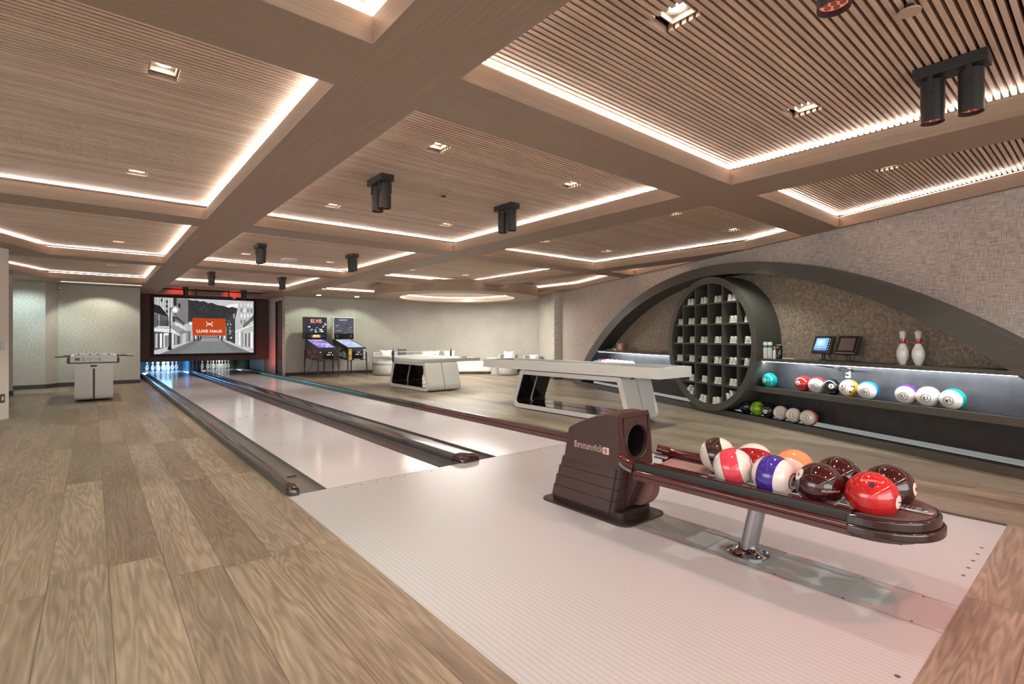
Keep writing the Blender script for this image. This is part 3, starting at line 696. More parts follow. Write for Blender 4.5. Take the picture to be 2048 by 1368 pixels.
# masking unit and projection screen
b = MB(); b.box(1.0, 4.78, 19.3, 19.42, 0.49, 2.62); mk = link_mesh('masking_wall', b, 'mask'); tag(mk, 'dark brown masking wall hanging above the pin decks', 'panel')
sx0, sx1, sz0, sz1 = 1.386, 4.38, 0.655, 2.60
px0, px1, pz0, pz1 = 1.466, 4.301, 0.735, 2.518
t = thing('projection_screen', 'large black-framed screen showing a grey street with an orange sign', 'screen', ((sx0+sx1)/2, 19.29, sz0))
b = MB(); b.ring([(sx0, sz0), (sx1, sz0), (sx1, sz1), (sx0, sz1)], [(px0, pz0), (px1, pz0), (px1, pz1), (px0, pz1)], 19.24, 19.298, 'Y'); q = part('frame', b, 'matteblack', t); fix_normals(q)
S = MB(); rnd = random.Random(3)
def sp(poly, g, L):
    """picture polygon in the crop's own units (258..1615, 235..1010), g grey or colour, L layer"""
    col = (g, g, g) if not isinstance(g, tuple) else g
    vs = [(px0+(px1-px0)*(x-258)/1357.0, 19.27-L*0.0006, pz1-(pz1-pz0)*(y-235)/775.0) for x, y in poly]
    vs = [(min(max(x, px0), px1), y, min(max(z, pz0), pz1)) for x, y, z in vs]; S.add(vs, [tuple(range(len(vs)))], col)
def sr(x0, y0, x1, y1, g, L): sp([(x0, y0), (x0, y1), (x1, y1), (x1, y0)], g, L)
sr(258, 235, 1615, 1010, 0.30, 0)
sp([(690, 235), (1420, 235), (1420, 360), (690, 360)], 0.55, 1)
sp([(1180, 330), (1260, 300), (1330, 285), (1400, 275), (1400, 345), (1200, 350)], 0.85, 2)
hill = [(690, 250), (760, 262), (800, 255), (850, 270), (900, 262), (960, 290), (1010, 282), (1080, 310), (1130, 318), (1180, 322), (1250, 345), (1300, 330), (1350, 345), (1405, 350), (1405, 620), (690, 620)]
sp(hill, 0.035, 3)
for i in range(150):
    x = rnd.uniform(700, 1395); y = rnd.uniform(285+ (x-700)*0.11, 600); h = rnd.uniform(14, 34); g = rnd.choice((0.012, 0.02, 0.06, 0.09))
    sp([(x-6, y+h), (x, y), (x+6, y+h)], g, 4)
# left row of buildings
sp([(258, 235), (520, 235), (520, 600), (258, 700)], 0.42, 5)
for x in range(300, 520, 34): sr(x, 240, x+10, 560, 0.72, 6)
for x, y in ((405, 270), (405, 330), (405, 400), (340, 250)): sr(x, y, x+24, y+46, 0.04, 7)
sp([(500, 235), (545, 235), (545, 480), (500, 470)], 0.03, 7)
sp([(540, 250), (700, 245), (700, 640), (540, 520)], 0.20, 8); sr(562, 310, 590, 370, 0.02, 9); sp([(690, 245), (715, 250), (715, 640), (690, 620)], 0.04, 9)
sp([(258, 330), (330, 350), (430, 480), (430, 520), (258, 440)], 0.02, 8)
sp([(258, 440), (440, 500), (440, 640), (258, 640)], 0.16, 9)
for x in range(270, 450, 22): sr(x, 470, x+7, 640, rnd.choice((0.02, 0.5)), 10)
sp([(295, 625), (450, 630), (450, 650), (295, 650)], 0.6, 11)
for x in range(300, 450, 12): sr(x, 545, x+4, 628, 0.015, 11)
sp([(258, 660), (480, 660), (580, 740), (580, 760), (480, 720), (258, 700)], 0.75, 11)
sp([(258, 700), (480, 720), (585, 765), (585, 930), (258, 960)], 0.10, 10)
for x, g in ((275, 0.5), (330, 0.85), (372, 0.6), (410, 0.3), (480, 0.75), (520, 0.35)): sr(x, 730, x+26, 925, g, 11)
sr(380, 725, 440, 752, 0.9, 12)
sp([(520, 560), (600, 600), (660, 650), (660, 680), (600, 650), (520, 610)], 0.7, 10)
sp([(490, 480), (560, 500), (650, 590), (650, 640), (560, 600), (490, 560)], 0.05, 9)
for i in range(14): sr(525+i*10, 520+i*7, 528+i*10, 605+i*7, 0.5, 10)
sp([(585, 700), (760, 620), (760, 850), (585, 930)], 0.22, 9)
for i in range(9):
    x = 592+i*18; sr(x, 740-i*6, x+9, 900-i*8, rnd.choice((0.9, 0.7, 0.05, 0.4)), 10)
sp([(640, 600), (745, 560), (745, 690), (640, 690)], 0.5, 10)
# street lamps
for cx_, cy_, rr in ((520, 400, 58), (722, 590, 34)):
    for k, (q_, g) in enumerate(((1.0, 0.30), (0.72, 0.6), (0.45, 1.3), (0.25, 3.0))): sp([(cx_+rr*q_*math.cos(a*PI/10), cy_-rr*q_*math.sin(a*PI/10)) for a in range(20)], g, 12+k)
sr(452, 370, 464, 900, 0.008, 16); sp([(440, 900), (470, 900), (482, 955), (420, 955)], 0.008, 16); sp([(464, 385), (500, 372), (500, 380), (464, 395)], 0.008, 16)
# right row
sp([(1400, 235), (1615, 235), (1615, 1000), (1340, 900), (1340, 520)], 0.50, 5)
for y in (270, 350, 430, 520):
    for x in (1420, 1470, 1520, 1570): sr(x, y, x+24, y+56, rnd.choice((0.85, 0.2, 0.65)), 6)
sp([(1455, 600), (1615, 440), (1615, 520), (1455, 650)], 0.14, 7); sp([(1340, 690), (1450, 640), (1615, 580), (1615, 600), (1450, 665), (1340, 712)], 0.8, 8)
for x, g in ((1350, 0.7), (1392, 0.9), (1435, 0.3), (1480, 0.65), (1530, 0.5), (1575, 0.95)): sp([(x, 700), (x+26, 690), (x+26, 960), (x, 930)], g, 8)
for x in (1488, 1540): sp([(x, 720), (x+18, 715), (x+18, 930), (x, 920)], 0.06, 9)
sp([(1240, 470), (1340, 410), (1340, 900), (1215, 850), (1215, 560)], 0.05, 5)
for i in range(22):
    x = rnd.uniform(1222, 1325); y = rnd.uniform(520, 860); sr(x, y, x+rnd.uniform(6, 20), y+rnd.uniform(5, 30), rnd.choice((0.5, 0.9, 0.2)), 6)
sr(1315, 430, 1335, 500, 0.4, 6); sr(1327, 560, 1333, 900, 0.01, 9)
# street
sp([(258, 960), (860, 800), (1150, 800), (1615, 990), (1615, 1010), (258, 1010)], 0.55, 13)
sp([(330, 1010), (640, 880), (880, 770), (1110, 770), (1200, 850), (1540, 995), (1560, 1010)], 0.17, 14)
sp([(560, 1010), (850, 830), (1140, 830), (1330, 1010)], 0.21, 15)
sp([(870, 790), (1120, 790), (1150, 840), (845, 840)], 0.30, 16)
for x in (765, 815, 850, 1095, 1140): sr(x, 760, x+18, 832, 0.02, 16)
for x in (780, 1115, 1180): sr(x, 745, x+16, 800, 0.9, 16)
ORG = (0.48, 0.062, 0.012)
sr(745, 507, 1205, 757, ORG, 19)
part('picture', S, 'screen', t)
def letter(s, x, y, hpx, L, bold=0.02, sx=1.0):
    vs, fs, wd = text2d(s, 1.0, bold); k = (pz1-pz0)/775.0*hpx; kx = (px1-px0)/1357.0
    b = MB(); b.add([(px0+kx*(x-258)+vx*k*sx, 19.27-L*0.0006, pz1-(pz1-pz0)*(y-235)/775.0+vy*k) for vx, vy in vs], fs, (0.95, 0.93, 0.9)); return b
part('lettering', letter('LUXE HAUS', 975, 692, 40, 21, 0.018, 1.12), 'screen', t)
b = MB(); L = 21
def stroke(p0, p1, w_):
    a = Vector(p0); e = Vector(p1); d = (e-a).normalized(); nn = Vector((-d.y, d.x))*w_/2; pts = [a+nn, e+nn, e-nn, a-nn]
    b.add([(px0+(px1-px0)*(p.x-258)/1357.0, 19.27-L*0.0006, pz1-(pz1-pz0)*(p.y-235)/775.0) for p in pts], [(0, 1, 2, 3)], (0.95, 0.93, 0.9))
for p in (((935, 556), (940, 572)), ((940, 572), (962, 580)), ((935, 625), (940, 606)), ((940, 606), (984, 578)), ((1020, 556), (1016, 574)), ((1016, 574), (970, 604)), ((1020, 625), (1016, 610)), ((1016, 610), (992, 600))): stroke(p[0], p[1], 9)
part('logo', b, 'screen', t)
# projector bar
b = MB(); b.box(2.3, 3.55, 18.3, 18.36, 2.50, 2.56); b.box(2.45, 2.48, 18.31, 18.35, 2.56, 2.775); b.box(3.35, 3.38, 18.31, 18.35, 2.56, 2.775); b.box(3.2, 3.5, 18.28, 18.38, 2.46, 2.52)
tag(link_mesh('ceiling_bar', b, 'black', bevel=0.004), 'black metal bar hung from the ceiling just above the screen', 'bar')

# ---------------------------------------------------------------- ball return
BR = thing('ball_return', 'dark brown ball return machine with a long tray of bowling balls in front', 'ball return', (2.89, 2.45, 0.0))
pl = rounded([(2.655, 2.04), (3.125, 2.04), (3.125, 2.87), (2.655, 2.87)], 0.09, 8)
b = MB(); b.prism(pl, 0.0, 0.012); part('base_plate', b, 'housing2', BR, smooth=True, bevel=0.003)
b = MB(); b.prism(rounded([(2.72, 2.13), (3.06, 2.13), (3.06, 2.80), (2.72, 2.80)], 0.04, 5), 0.012, 0.06); part('plinth', b, 'housing2', BR, smooth=True)
# ribbed lower body: four tiers, each narrower towards the top
tiers = [(0.045, 0.125, 2.795, 0.0), (0.128, 0.205, 2.770, 0.004), (0.208, 0.282, 2.742, 0.008), (0.285, 0.352, 2.712, 0.012)]
lb = MB()
for z0, z1, yr, ins in tiers:
    yr0 = yr; yr1 = yr-0.016; yf0 = 2.195-(z0-0.05)*0.15; yf1 = 2.195-(z1-0.05)*0.15
    x0, x1 = 2.708+ins, 3.072-ins
    vs = []
    for z, yf, yq, s_ in ((z0, yf0, yr0, 0), (z1, yf1, yr1, 0.003)):
        for x, y in rounded([(x0+s_, yf), (x1-s_, yf), (x1-s_, yq), (x0+s_, yq)], [0.05, 0.05, 0.03, 0.03], 5): vs.append((x, y, z))
    n = len(vs)//2; lb.add(vs, [tuple(range(n))[::-1], tuple(range(n, 2*n))]+[(i, (i+1)%n, n+(i+1)%n, n+i) for i in range(n)])
q = part('lower_body', lb, 'housing', BR, smooth=True)
# darker seams between the side tiers and the front moulding
b = MB(); b.prism([(2.225, 0.03), (2.232, 0.03), (2.168, 0.352), (2.161, 0.352)], 2.7045, 2.712, 'X'); part('seam', b, 'ink', BR)
# hood
prof = [(2.128, 0.345), (2.152, 0.700), (2.165, 0.712), (2.22, 0.716), (2.30, 0.702), (2.40, 0.672), (2.50, 0.632), (2.585, 0.590), (2.607, 0.572), (2.652, 0.355), (2.648, 0.345)]
n = len(prof); b = MB(); vs = [(2.712, y, z) for y, z in prof]+[(3.068, y, z) for y, z in prof]
for i, (y, z) in enumerate(prof):                       # crown the top across the width
    pass
fs = [tuple(range(n)), tuple(range(n, 2*n))[::-1]]
K = 8; vs = []
for k in range(K+1):
    u = k/K; x = 2.712+0.356*u; cr = 0.022*(1-(2*u-1)**2)
    for y, z in prof: vs.append((x, y, z+cr*max(0, (z-0.5)/0.2)))
fs = [tuple(range(n)), tuple(range(K*n, (K+1)*n))[::-1]]
for k in range(K):
    for i in range(1, n-1): fs.append((k*n+i, k*n+i+1, (k+1)*n+i+1, (k+1)*n+i))
b.add(vs, fs); q = part('hood', b, 'housing', BR, smooth=True); fix_normals(q)
# front panel with round opening
hx, hz, hr = 2.903, 0.525, 0.112; def_y = lambda z: 2.128+(z-0.345)*0.0676
outer = []; inner = []; m_ = 40
for k in range(m_):
    a = 2*PI*k/m_; ca, sa = math.cos(a), math.sin(a); inner.append((hx+hr*ca, hz+hr*sa))
    tx = (3.068-hx if ca > 0 else hx-2.712)/max(abs(ca), 1e-6); tz = ((0.712+0.016-hz) if sa > 0 else (hz-0.345))/max(abs(sa), 1e-6); t = min(tx, tz); outer.append((hx+t*ca, hz+t*sa))
b = MB(); vs = [(x, def_y(z)-0.002, z) for x, z in outer]+[(x, def_y(z)-0.002, z) for x, z in inner]+[(x, def_y(z)+0.03, z) for x, z in inner]
fs = [(i, (i+1)%m_, m_+(i+1)%m_, m_+i) for i in range(m_)]+[(m_+i, m_+(i+1)%m_, 2*m_+(i+1)%m_, 2*m_+i) for i in range(m_)]
b.add(vs, fs); q = part('front_panel', b, 'housing', BR, smooth=False); fix_normals(q)
b = MB(); b.tube([(hx+(hr+0.006)*math.cos(2*PI*k/40), def_y(hz+(hr+0.006)*math.sin(2*PI*k/40))-0.004, hz+(hr+0.006)*math.sin(2*PI*k/40)) for k in range(40)], 0.007, 8, closed=True); part('opening_rim', b, 'housing2', BR, smooth=True)
b = MB(); b.cyl((hx, 2.16, hz), (hx, 2.42, hz-0.01), hr, hr*0.92, n=32, caps=False); b.cyl((hx, 2.42, hz-0.01), (hx, 2.421, hz-0.01), hr*0.93, n=32); q = part('ball_tunnel', b, 'blackgloss', BR, smooth=True)
b = MB(); b.box(2.76, 3.03, 2.132, 2.1395, 0.57, 0.69); 
b = MB(); b.box(2.757, 2.761, 2.1375, 2.150, 0.56, 0.697); b.box(3.031, 3.035, 2.1375, 2.150, 0.56, 0.697); b.box(2.757, 3.035, 2.1445, 2.152, 0.693, 0.697)
q = part('panel_groove', b, 'housing2', BR); fix_normals(q)
tv, tf, tw = text2d('Command', 0.013, 0.0)
b = MB(); b.add([(2.9+x*0.8, def_y(0.665+y)-0.0035, 0.665+y) for x, y in tv], tf); part('small_lettering', b, 'ink', BR)
# brand lettering on the near side: white outline with brown infill
def side_text(s, yc, zc, size, bold, x, m_name, nm, slope=0.0):
    tv, tf, tw = text2d(s, size, bold); b = MB(); b.add([(x, yc-vx, zc+vy+slope*vx) for vx, vy in tv], tf); part(nm, b, m_name, BR); return tw
side_text('Brunswick', 2.412, 0.470, 0.048, 0.035, 2.7112, 'redtext', 'lettering_outline'); side_text('Brunswick', 2.412, 0.470, 0.042, 0.0, 2.7106, 'housing2', 'lettering')
b = MB(); b.box(2.7085, 2.7115, 2.228, 2.278, 0.441, 0.487); part('emblem', b, 'redtext', BR)
tv, tf, tw = text2d('B', 0.03, 0.02); b = MB(); b.add([(2.7080, 2.253-vx, 0.464+vy) for vx, vy in tv], tf); part('emblem_letter', b, 'housing2', BR)
# lower front: fin and rounded wheel guard
def halfdisc(cy, cz, r, x0, x1, a0=100, a1=290, n=20):
    pts = [(cy+0.06, cz+r), (cy+0.06, cz-r*0.9)]; arc = [(cy+r*math.cos(math.radians(a)), cz+r*math.sin(math.radians(a))) for a in [a0+(a1-a0)*k/n for k in range(n+1)]]
    b = MB(); b.prism(arc+[(cy+0.08, cz-r*0.75), (cy+0.08, cz+r*0.95)], x0, x1, 'X'); return b
part('wheel_guard', halfdisc(2.19, 0.215, 0.155, 2.94, 3.03), mat('reddish_plastic', (0.22, 0.10, 0.09), 0.4), BR, smooth=True, bevel=0.012, bseg=3)
b = MB(); b.prism([(2.205, 0.335), (2.09, 0.335), (2.075, 0.30), (2.165, 0.085), (2.21, 0.07)], 2.83, 2.925, 'X'); part('front_fin', b, 'housing', BR, bevel=0.006)
# tray
RXN, RXF = 2.665, 3.148
def rail(x, nm, s):
    g = MB(); g.prism(rounded([(x-0.014, 0.398), (x+0.014, 0.398), (x+0.012, 0.452), (x-0.012, 0.452)], 0.008, 4), 0.78, 1.98, 'Y'); r_ = part(nm, g, 'trayblack', BR, smooth=True)
    g = MB(); g.tube([(x-s*0.004, 0.78, 0.383), (x-s*0.004, 1.98, 0.383)], 0.019, 14); part('rail_tube', g, 'trayrail', r_, smooth=True)
    g = MB(); g.box(x-0.016, x+0.016, 0.78, 1.98, 0.340, 0.366); part('rail_skirt', g, 'trayrail', r_)
    g = MB(); g.box(x-0.0145, x+0.0145, 0.78, 1.98, 0.4525, 0.4560); part('rail_edge', g, 'trayrail', r_)
    return r_
rail(RXN, 'tray_rail', 1); rf = rail(RXF, 'tray_rail', -1)
for sgn, x in ((1, RXN), (-1, RXF)):
    e = MB(); e.tube([(x, 1.98, 0.425), (x+sgn*0.004, 2.05, 0.435), (x+sgn*0.03, 2.12, 0.45)], [0.027, 0.03, 0.026], 12); part('rail_elbow', e, 'trayrail', BR, smooth=True)
    e = MB(); e.tube([(x, 1.99, 0.383), (x+sgn*0.02, 2.07, 0.39), (x+sgn*0.05, 2.13, 0.40)], 0.019, 10); part('elbow_tube', e, 'chrome', BR, smooth=True)
for z in (0.425, 0.378):
    e = MB(); e.tube([(RXF, 1.62, z), (RXF, 2.08, z)], 0.034, 14); e.tube([(RXF, 1.60, z), (RXF, 1.635, z)], 0.040, 14); e.tube([(RXF, 1.70, z), (RXF, 1.72, z)], 0.038, 14); part('tube_sleeve', e, 'trayrail', BR, smooth=True)
b = MB(); b.add([(2.68, 1.66, 0.402), (2.906, 1.66, 0.378), (3.133, 1.66, 0.402), (2.68, 2.0, 0.402), (2.906, 2.0, 0.378), (3.133, 2.0, 0.402)], [(0, 1, 4, 3), (1, 2, 5, 4)]); q = part('tray_bed', b, 'pinkbed', BR)
s = q.modifiers.new('solid', 'SOLIDIFY'); s.thickness = 0.012; s.offset = -1
for x in (2.70, 2.90, 3.11):
    b = MB(); b.box(x-0.007, x+0.007, 0.78, 2.0, 0.385, 0.400); part('bed_rib', b, 'trayrail', BR)
# nose
def nose(hw, y0, y1, n=24):
    return [(2.906+hw*math.cos(PI+PI*k/n), y0-(y0-y1)*abs(math.sin(PI*k/n))**0.8) for k in range(n+1)]
b = MB(); b.prism(nose(0.262, 0.79, 0.505)+[(3.168, 0.80), (2.644, 0.80)], 0.392, 0.440); part('nose', b, 'capend', BR, smooth=True, bevel=0.012, bseg=3)
b = MB(); b.prism(nose(0.266, 0.79, 0.490)+[(3.172, 0.80), (2.640, 0.80)], 0.352, 0.394); part('nose_rim', b, 'capend', BR, smooth=True, bevel=0.017, bseg=4)
b = MB(); b.prism(nose(0.235, 0.77, 0.525)+[(3.141, 0.775), (3.03, 0.665), (2.906, 0.64), (2.78, 0.665), (2.671, 0.775)], 0.440, 0.446); part('nose_deck', b, mat('matte_brown_deck', (0.085, 0.055, 0.047), 0.5), BR, bevel=0.003)
b = MB(); b.prism(nose(0.21, 0.78, 0.56)+[(3.12, 0.79), (2.69, 0.79)], 0.325, 0.353); part('nose_underside', b, 'housing', BR, smooth=True)
vt = part('vent', MB().prism(rounded([(2.872, 0.528), (2.94, 0.528), (2.945, 0.68), (2.867, 0.68)], 0.032, 6), 0.446, 0.457), 'silver', BR, smooth=True, bevel=0.005)
for i in range(5):
    b = MB(); b.box(2.882, 2.930, 0.600+i*0.0155, 0.607+i*0.0155, 0.456, 0.4580); part('vent_slot', b, 'ink', vt)
b = MB(); b.cyl((2.906, 0.565, 0.456), (2.906, 0.565, 0.4595), 0.012, n=16); part('button', b, 'chrome', vt, smooth=True)
b = MB(); b.prism([(0.62, 0.325), (0.72, 0.325), (0.70, 0.285), (0.64, 0.285)], 2.86, 2.95, 'X'); part('sensor_box', b, 'black', BR, bevel=0.004)
# pedestal
b = MB(); b.cyl((2.905, 1.365, 0.03), (2.905, 1.30, 0.345), 0.046, 0.046, n=32); part('pedestal', b, 'silver', BR, smooth=True)
b = MB(); b.lathe([(0.112, 0.0), (0.112, 0.007), (0.085, 0.012), (0.062, 0.026), (0.05, 0.045)], (2.905, 1.37, 0.0), 40); pb = part('pedestal_foot', b, 'chrome', BR, smooth=True)
for a in (40, 130, 220, 310):
    b = MB(); b.cyl((2.905+0.092*math.cos(math.radians(a)), 1.37+0.092*math.sin(math.radians(a)), 0.008), (2.905+0.092*math.cos(math.radians(a)), 1.37+0.092*math.sin(math.radians(a)), 0.015), 0.007, n=10); part('bolt', b, 'black', pb)
b = MB(); b.box(2.72, 3.09, 1.24, 1.36, 0.338, 0.352); part('tray_bracket', b, 'housing2', BR)

# ---------------------------------------------------------------- bowling balls
R = 0.108
def sphere_mesh():
    me = bpy.data.meshes.new('bowling_ball'); bm = bmesh.new(); bmesh.ops.create_uvsphere(bm, u_segments=48, v_segments=28, radius=R); bm.to_mesh(me); bm.free()
    for p in me.polygons: p.use_smooth = True
    return me
def cap_mesh(name, r0, r1, lift, m, n=28):
    b = MB(); rr = [r0+(r1-r0)*k/3 for k in range(4)]; vs = []
    for r_ in rr:
        for k in range(n):
            a = r_/R; t = 2*PI*k/n; vs.append(((R+lift)*math.sin(a)*math.cos(t), (R+lift)*math.sin(a)*math.sin(t), (R+lift)*math.cos(a)))
    b.add(vs, [(i*n+k, i*n+(k+1)%n, (i+1)*n+(k+1)%n, (i+1)*n+k)[::-1] for i in range(3) for k in range(n)]); return b
decal_cache = {}
def decal(name, key, mbf, m):
    if key not in decal_cache:
        b = mbf(); me = bpy.data.meshes.new(name); me.from_pydata(b.v, [], b.f); me.materials.append(M[m] if isinstance(m, str) else m)
        for p in me.polygons: p.use_smooth = True
        decal_cache[key] = me
    return decal_cache[key]
def text_cap(s, size, rot180=False):
    def f():
        tv, tf, _ = text2d(s, size, 0.02, 1.0, 0.006); b = MB(); L = 0.0011
        vs = []
        for x, y in tv:
            rr = math.hypot(x, y); a = rr/R; t = math.atan2(y, x); vs.append(((R+L)*math.sin(a)*math.cos(t), (R+L)*math.sin(a)*math.sin(t), (R+L)*math.cos(a)))
        b.add(vs, tf); return b
    return f
M['labelwhite'] = mat('ball_label_white', (0.80, 0.74, 0.68), 0.12, coat=0.5)
ball_m = {}
COL = {'teal': (0.0, 0.33, 0.30), 'red': (0.42, 0.02, 0.018), 'black': (0.014, 0.014, 0.018), 'yellow': (0.72, 0.36, 0.02), 'blue': (0.0, 0.22, 0.55), 'purple': (0.10, 0.02, 0.30), 'orange': (0.75, 0.16, 0.05),
       'green': (0.0, 0.30, 0.25), 'lime': (0.28, 0.50, 0.02), 'navy': (0.012, 0.012, 0.035), 'maroon': (0.035, 0.005, 0.006), 'darkred': (0.30, 0.012, 0.015), 'brightred': (0.50, 0.012, 0.014), 'pinkred': (0.70, 0.06, 0.09), 'peach': (0.85, 0.42, 0.28), 'violet': (0.05, 0.025, 0.28), 'brown': (0.04, 0.02, 0.015), 'apricot': (0.80, 0.32, 0.12)}
def ball(loc, kind, colr, num, pole, roll, label, group, holes=None, rim='dark'):
    key = (kind, colr)
    if key not in ball_m: ball_m[key] = stripe_ball('striped_ball_'+colr, COL[colr]) if kind == 'stripe' else solid_ball('ball_'+colr, COL[colr], 0.5 if colr in ('lime', 'navy') else 0.15)
    if 'sph'+str(key) not in decal_cache:
        me = sphere_mesh(); me.materials.append(ball_m[key]); decal_cache['sph'+str(key)] = me
    o = bpy.data.objects.new('bowling_ball', decal_cache['sph'+str(key)]); C.objects.link(o)
    o.location = loc; z = Vector(pole).normalized(); q = z.to_track_quat('Z', 'Y'); o.rotation_euler = (q.to_matrix() @ Matrix.Rotation(math.radians(roll), 3, 'Z')).to_euler()
    tag(o, label, 'bowling ball', group)
    def ch(nm, me, flip=False):
        c = bpy.data.objects.new(nm, me); C.objects.link(c); c.parent = o
        if flip: c.rotation_euler = (PI, 0, 0)
        return c
    poles = (False, True) if kind == 'stripe' else (False,)
    for fl in poles:
        if num:
            if kind == 'stripe': ch('number_ring', decal('number_ring', 'ring', lambda: cap_mesh('', 0.0385, 0.044, 0.0009, 'ink'), 'ink'), fl)
            else: ch('number_disc', decal('number_disc', 'disc', lambda: cap_mesh('', 0.0001, 0.031, 0.0007, 'labelwhite'), 'labelwhite'), fl)
            ch('number', decal('number', 'n'+num+kind, text_cap(num, 0.040 if kind == 'stripe' else 0.028), 'ink'), fl)
    for h in (holes or []):
        hp = Vector(h).normalized(); d = (o.rotation_euler.to_matrix().inverted() @ hp); c = ch('finger_hole', decal('finger_hole', 'hole', lambda: cap_mesh('', 0.0001, 0.0125, 0.0009, 'ink', 14), 'ink')); c.rotation_euler = d.to_track_quat('Z', 'Y').to_euler()
    return o
cw = Vector((0, 0, 1.24))
GT = 'bowling balls in the tray of the ball return'
XN, XF, BZ = 2.785, 3.015, 0.508
def tocam(p): return (cw-Vector(p)).normalized()
def vtri(p, up=0.35, right=0.0, sp=0.2):
    """three finger holes facing the camera"""
    t = tocam(p); u = Vector((0, 0, 1)); r_ = t.cross(u).normalized()*-1; u = r_.cross(t)*-1; c_ = (t+u*up+r_*right); return [tuple(c_+r_*sp*0.8+u*0.05), tuple(c_-r_*sp*0.8+u*0.05), tuple(c_-u*sp*1.6)]
def ballp(p, kind, colr, num, side, upv, fw, roll, label, holes=None):
    """pole given in view terms: side (right +), up, towards camera"""
    t = tocam(p); r_ = Vector((-t.y, t.x, 0)).normalized(); u = t.cross(r_)*1.0
    if u.z < 0: u = -u
    return ball(p, kind, colr, num, tuple(r_*side+u*upv+t*fw), roll, label, GT, holes)
p = (XN, 0.735, BZ); ballp(p, 'solid', 'brightred', '1', 0.92, -0.12, 0.33, 75, 'glossy solid red ball with number 1, nearest the tray end', [tuple(tocam(p)+Vector((0, 0, 0.55)))])
p = (XF, 0.725, BZ); ballp(p, 'solid', 'maroon', '8', 0.95, 0.05, 0.28, 80, 'dark maroon ball behind the bright red one, at the far side of the tray end')
p = (XN, 0.955, BZ); ballp(p, 'solid', 'maroon', '6', -0.82, 0.38, 0.42, 50, 'dark maroon ball with a white number disc at its left and two finger holes', [tuple(tocam(p)+Vector((0.30, -0.35, 0.12))), tuple(tocam(p)+Vector((0.12, -0.15, -0.62)))])
p = (XF, 0.945, BZ); ballp(p, 'solid', 'maroon', '', 0.2, 0.9, 0.3, 0, 'plain dark maroon ball between the orange striped ball and the far end ball')
p = (XN, 1.175, BZ); ballp(p, 'stripe', 'violet', '10', 0.85, -0.18, 0.42, 60, 'white ball with a broad violet blue band in the tray')
p = (XF, 1.165, BZ); ballp(p, 'stripe', 'apricot', '13', 0.3, 0.55, -0.75, 0, 'orange striped ball behind the violet banded ball')
p = (XN, 1.395, BZ); ballp(p, 'stripe', 'pinkred', '11', 0.90, 0.22, 0.15, 60, 'white ball with a wide pinkish red band, second from the left in the tray')
p = (XF, 1.385, BZ); ballp(p, 'stripe', 'darkred', '11', 0.05, 0.95, -0.35, 0, 'white ball with a deep red band marked 11, behind the pinkish one')
p = (XF, 1.61, BZ); ballp(p, 'stripe', 'brown', '9', 0.88, 0.28, 0.1, 0, 'white ball with a dark brown band, the first ball in the tray')
# tiny white lettering on the bright red ball and the holed maroon ball
def ball_text(o, s, dirv, size, m='redtext'):
    tv, tf, _ = text2d(s, size, 0.0, 1.1, 0.006); b = MB(); L = 0.0012
    for_v = []
    for x, y in tv:
        a = math.hypot(x, y)/R; t = math.atan2(y, x); for_v.append(((R+L)*math.sin(a)*math.cos(t), (R+L)*math.sin(a)*math.sin(t), (R+L)*math.cos(a)))
    b.add(for_v, tf); me = bpy.data.meshes.new('lettering'); me.from_pydata(b.v, [], b.f); me.materials.append(M[m]); c = bpy.data.objects.new('lettering', me); C.objects.link(c); c.parent = o
    zz = Vector(dirv).normalized(); yy = Vector((0, 0, 1)); xx = yy.cross(zz).normalized(); yy = zz.cross(xx); Rw = Matrix((xx, yy, zz)).transposed()
    c.rotation_euler = (o.rotation_euler.to_matrix().inverted() @ Rw).to_euler()
for o in [o for o in C.objects if o.get('category') == 'bowling ball']:
    if 'number 1,' in o['label']: ball_text(o, 'BRUNSWICK', tuple(tocam(o.location)+Vector((0, 0, 0.95))), 0.010)
    if 'two finger holes' in o['label']: ball_text(o, 'BRUNSWICK', tuple(tocam(o.location)+Vector((0.30, -0.35, -0.25))), 0.010)

# ---------------------------------------------------------------- shoe rack wall unit
AS = 7.18
UN = thing('arched_wall_unit', 'large dark arched wall unit with counter and ball shelves along the right wall', 'wall unit', sc(AS, -5.745), RW)
def wp(name, b, m, **k): return part(name, b, m, UN, **k)
CF, CB = -5.545, -5.925
def arcpts(cs, cz, r, a0, a1, n=90): return [(cs+r*math.cos(a0+(a1-a0)*k/n), cz+r*math.sin(a0+(a1-a0)*k/n)) for k in range(n+1)]
Ro, zo, Ri, zi = 7.638, -5.195, 7.073, -4.803
ao = math.asin(-zo/Ro); ai = math.asin(-zi/Ri); O_ = arcpts(AS, zo, Ro, ao, PI-ao); I_ = arcpts(AS, zi, Ri, ai, PI-ai); n = len(O_)
b = MB(SCM); vs = []
for c_ in (CF, CB):
    vs += [(s_, c_, max(z_, 0)) for s_, z_ in O_]+[(s_, c_, max(z_, 0)) for s_, z_ in I_]
fs = []
for i in range(n-1):
    fs += [(i, i+1, n+i+1, n+i), (2*n+i, 3*n+i, 3*n+i+1, 2*n+i+1), (i, 2*n+i, 2*n+i+1, i+1), (n+i, n+i+1, 3*n+i+1, 3*n+i)]
fs += [(0, n, 3*n, 2*n), (n-1, 3*n-1, 4*n-1, 2*n-1)]
b.add(vs, fs); q = wp('arch', b, 'charcoal', smooth=True); fix_normals(q)
def inner_s(z): return math.sqrt(Ri**2-(z-zi)**2)
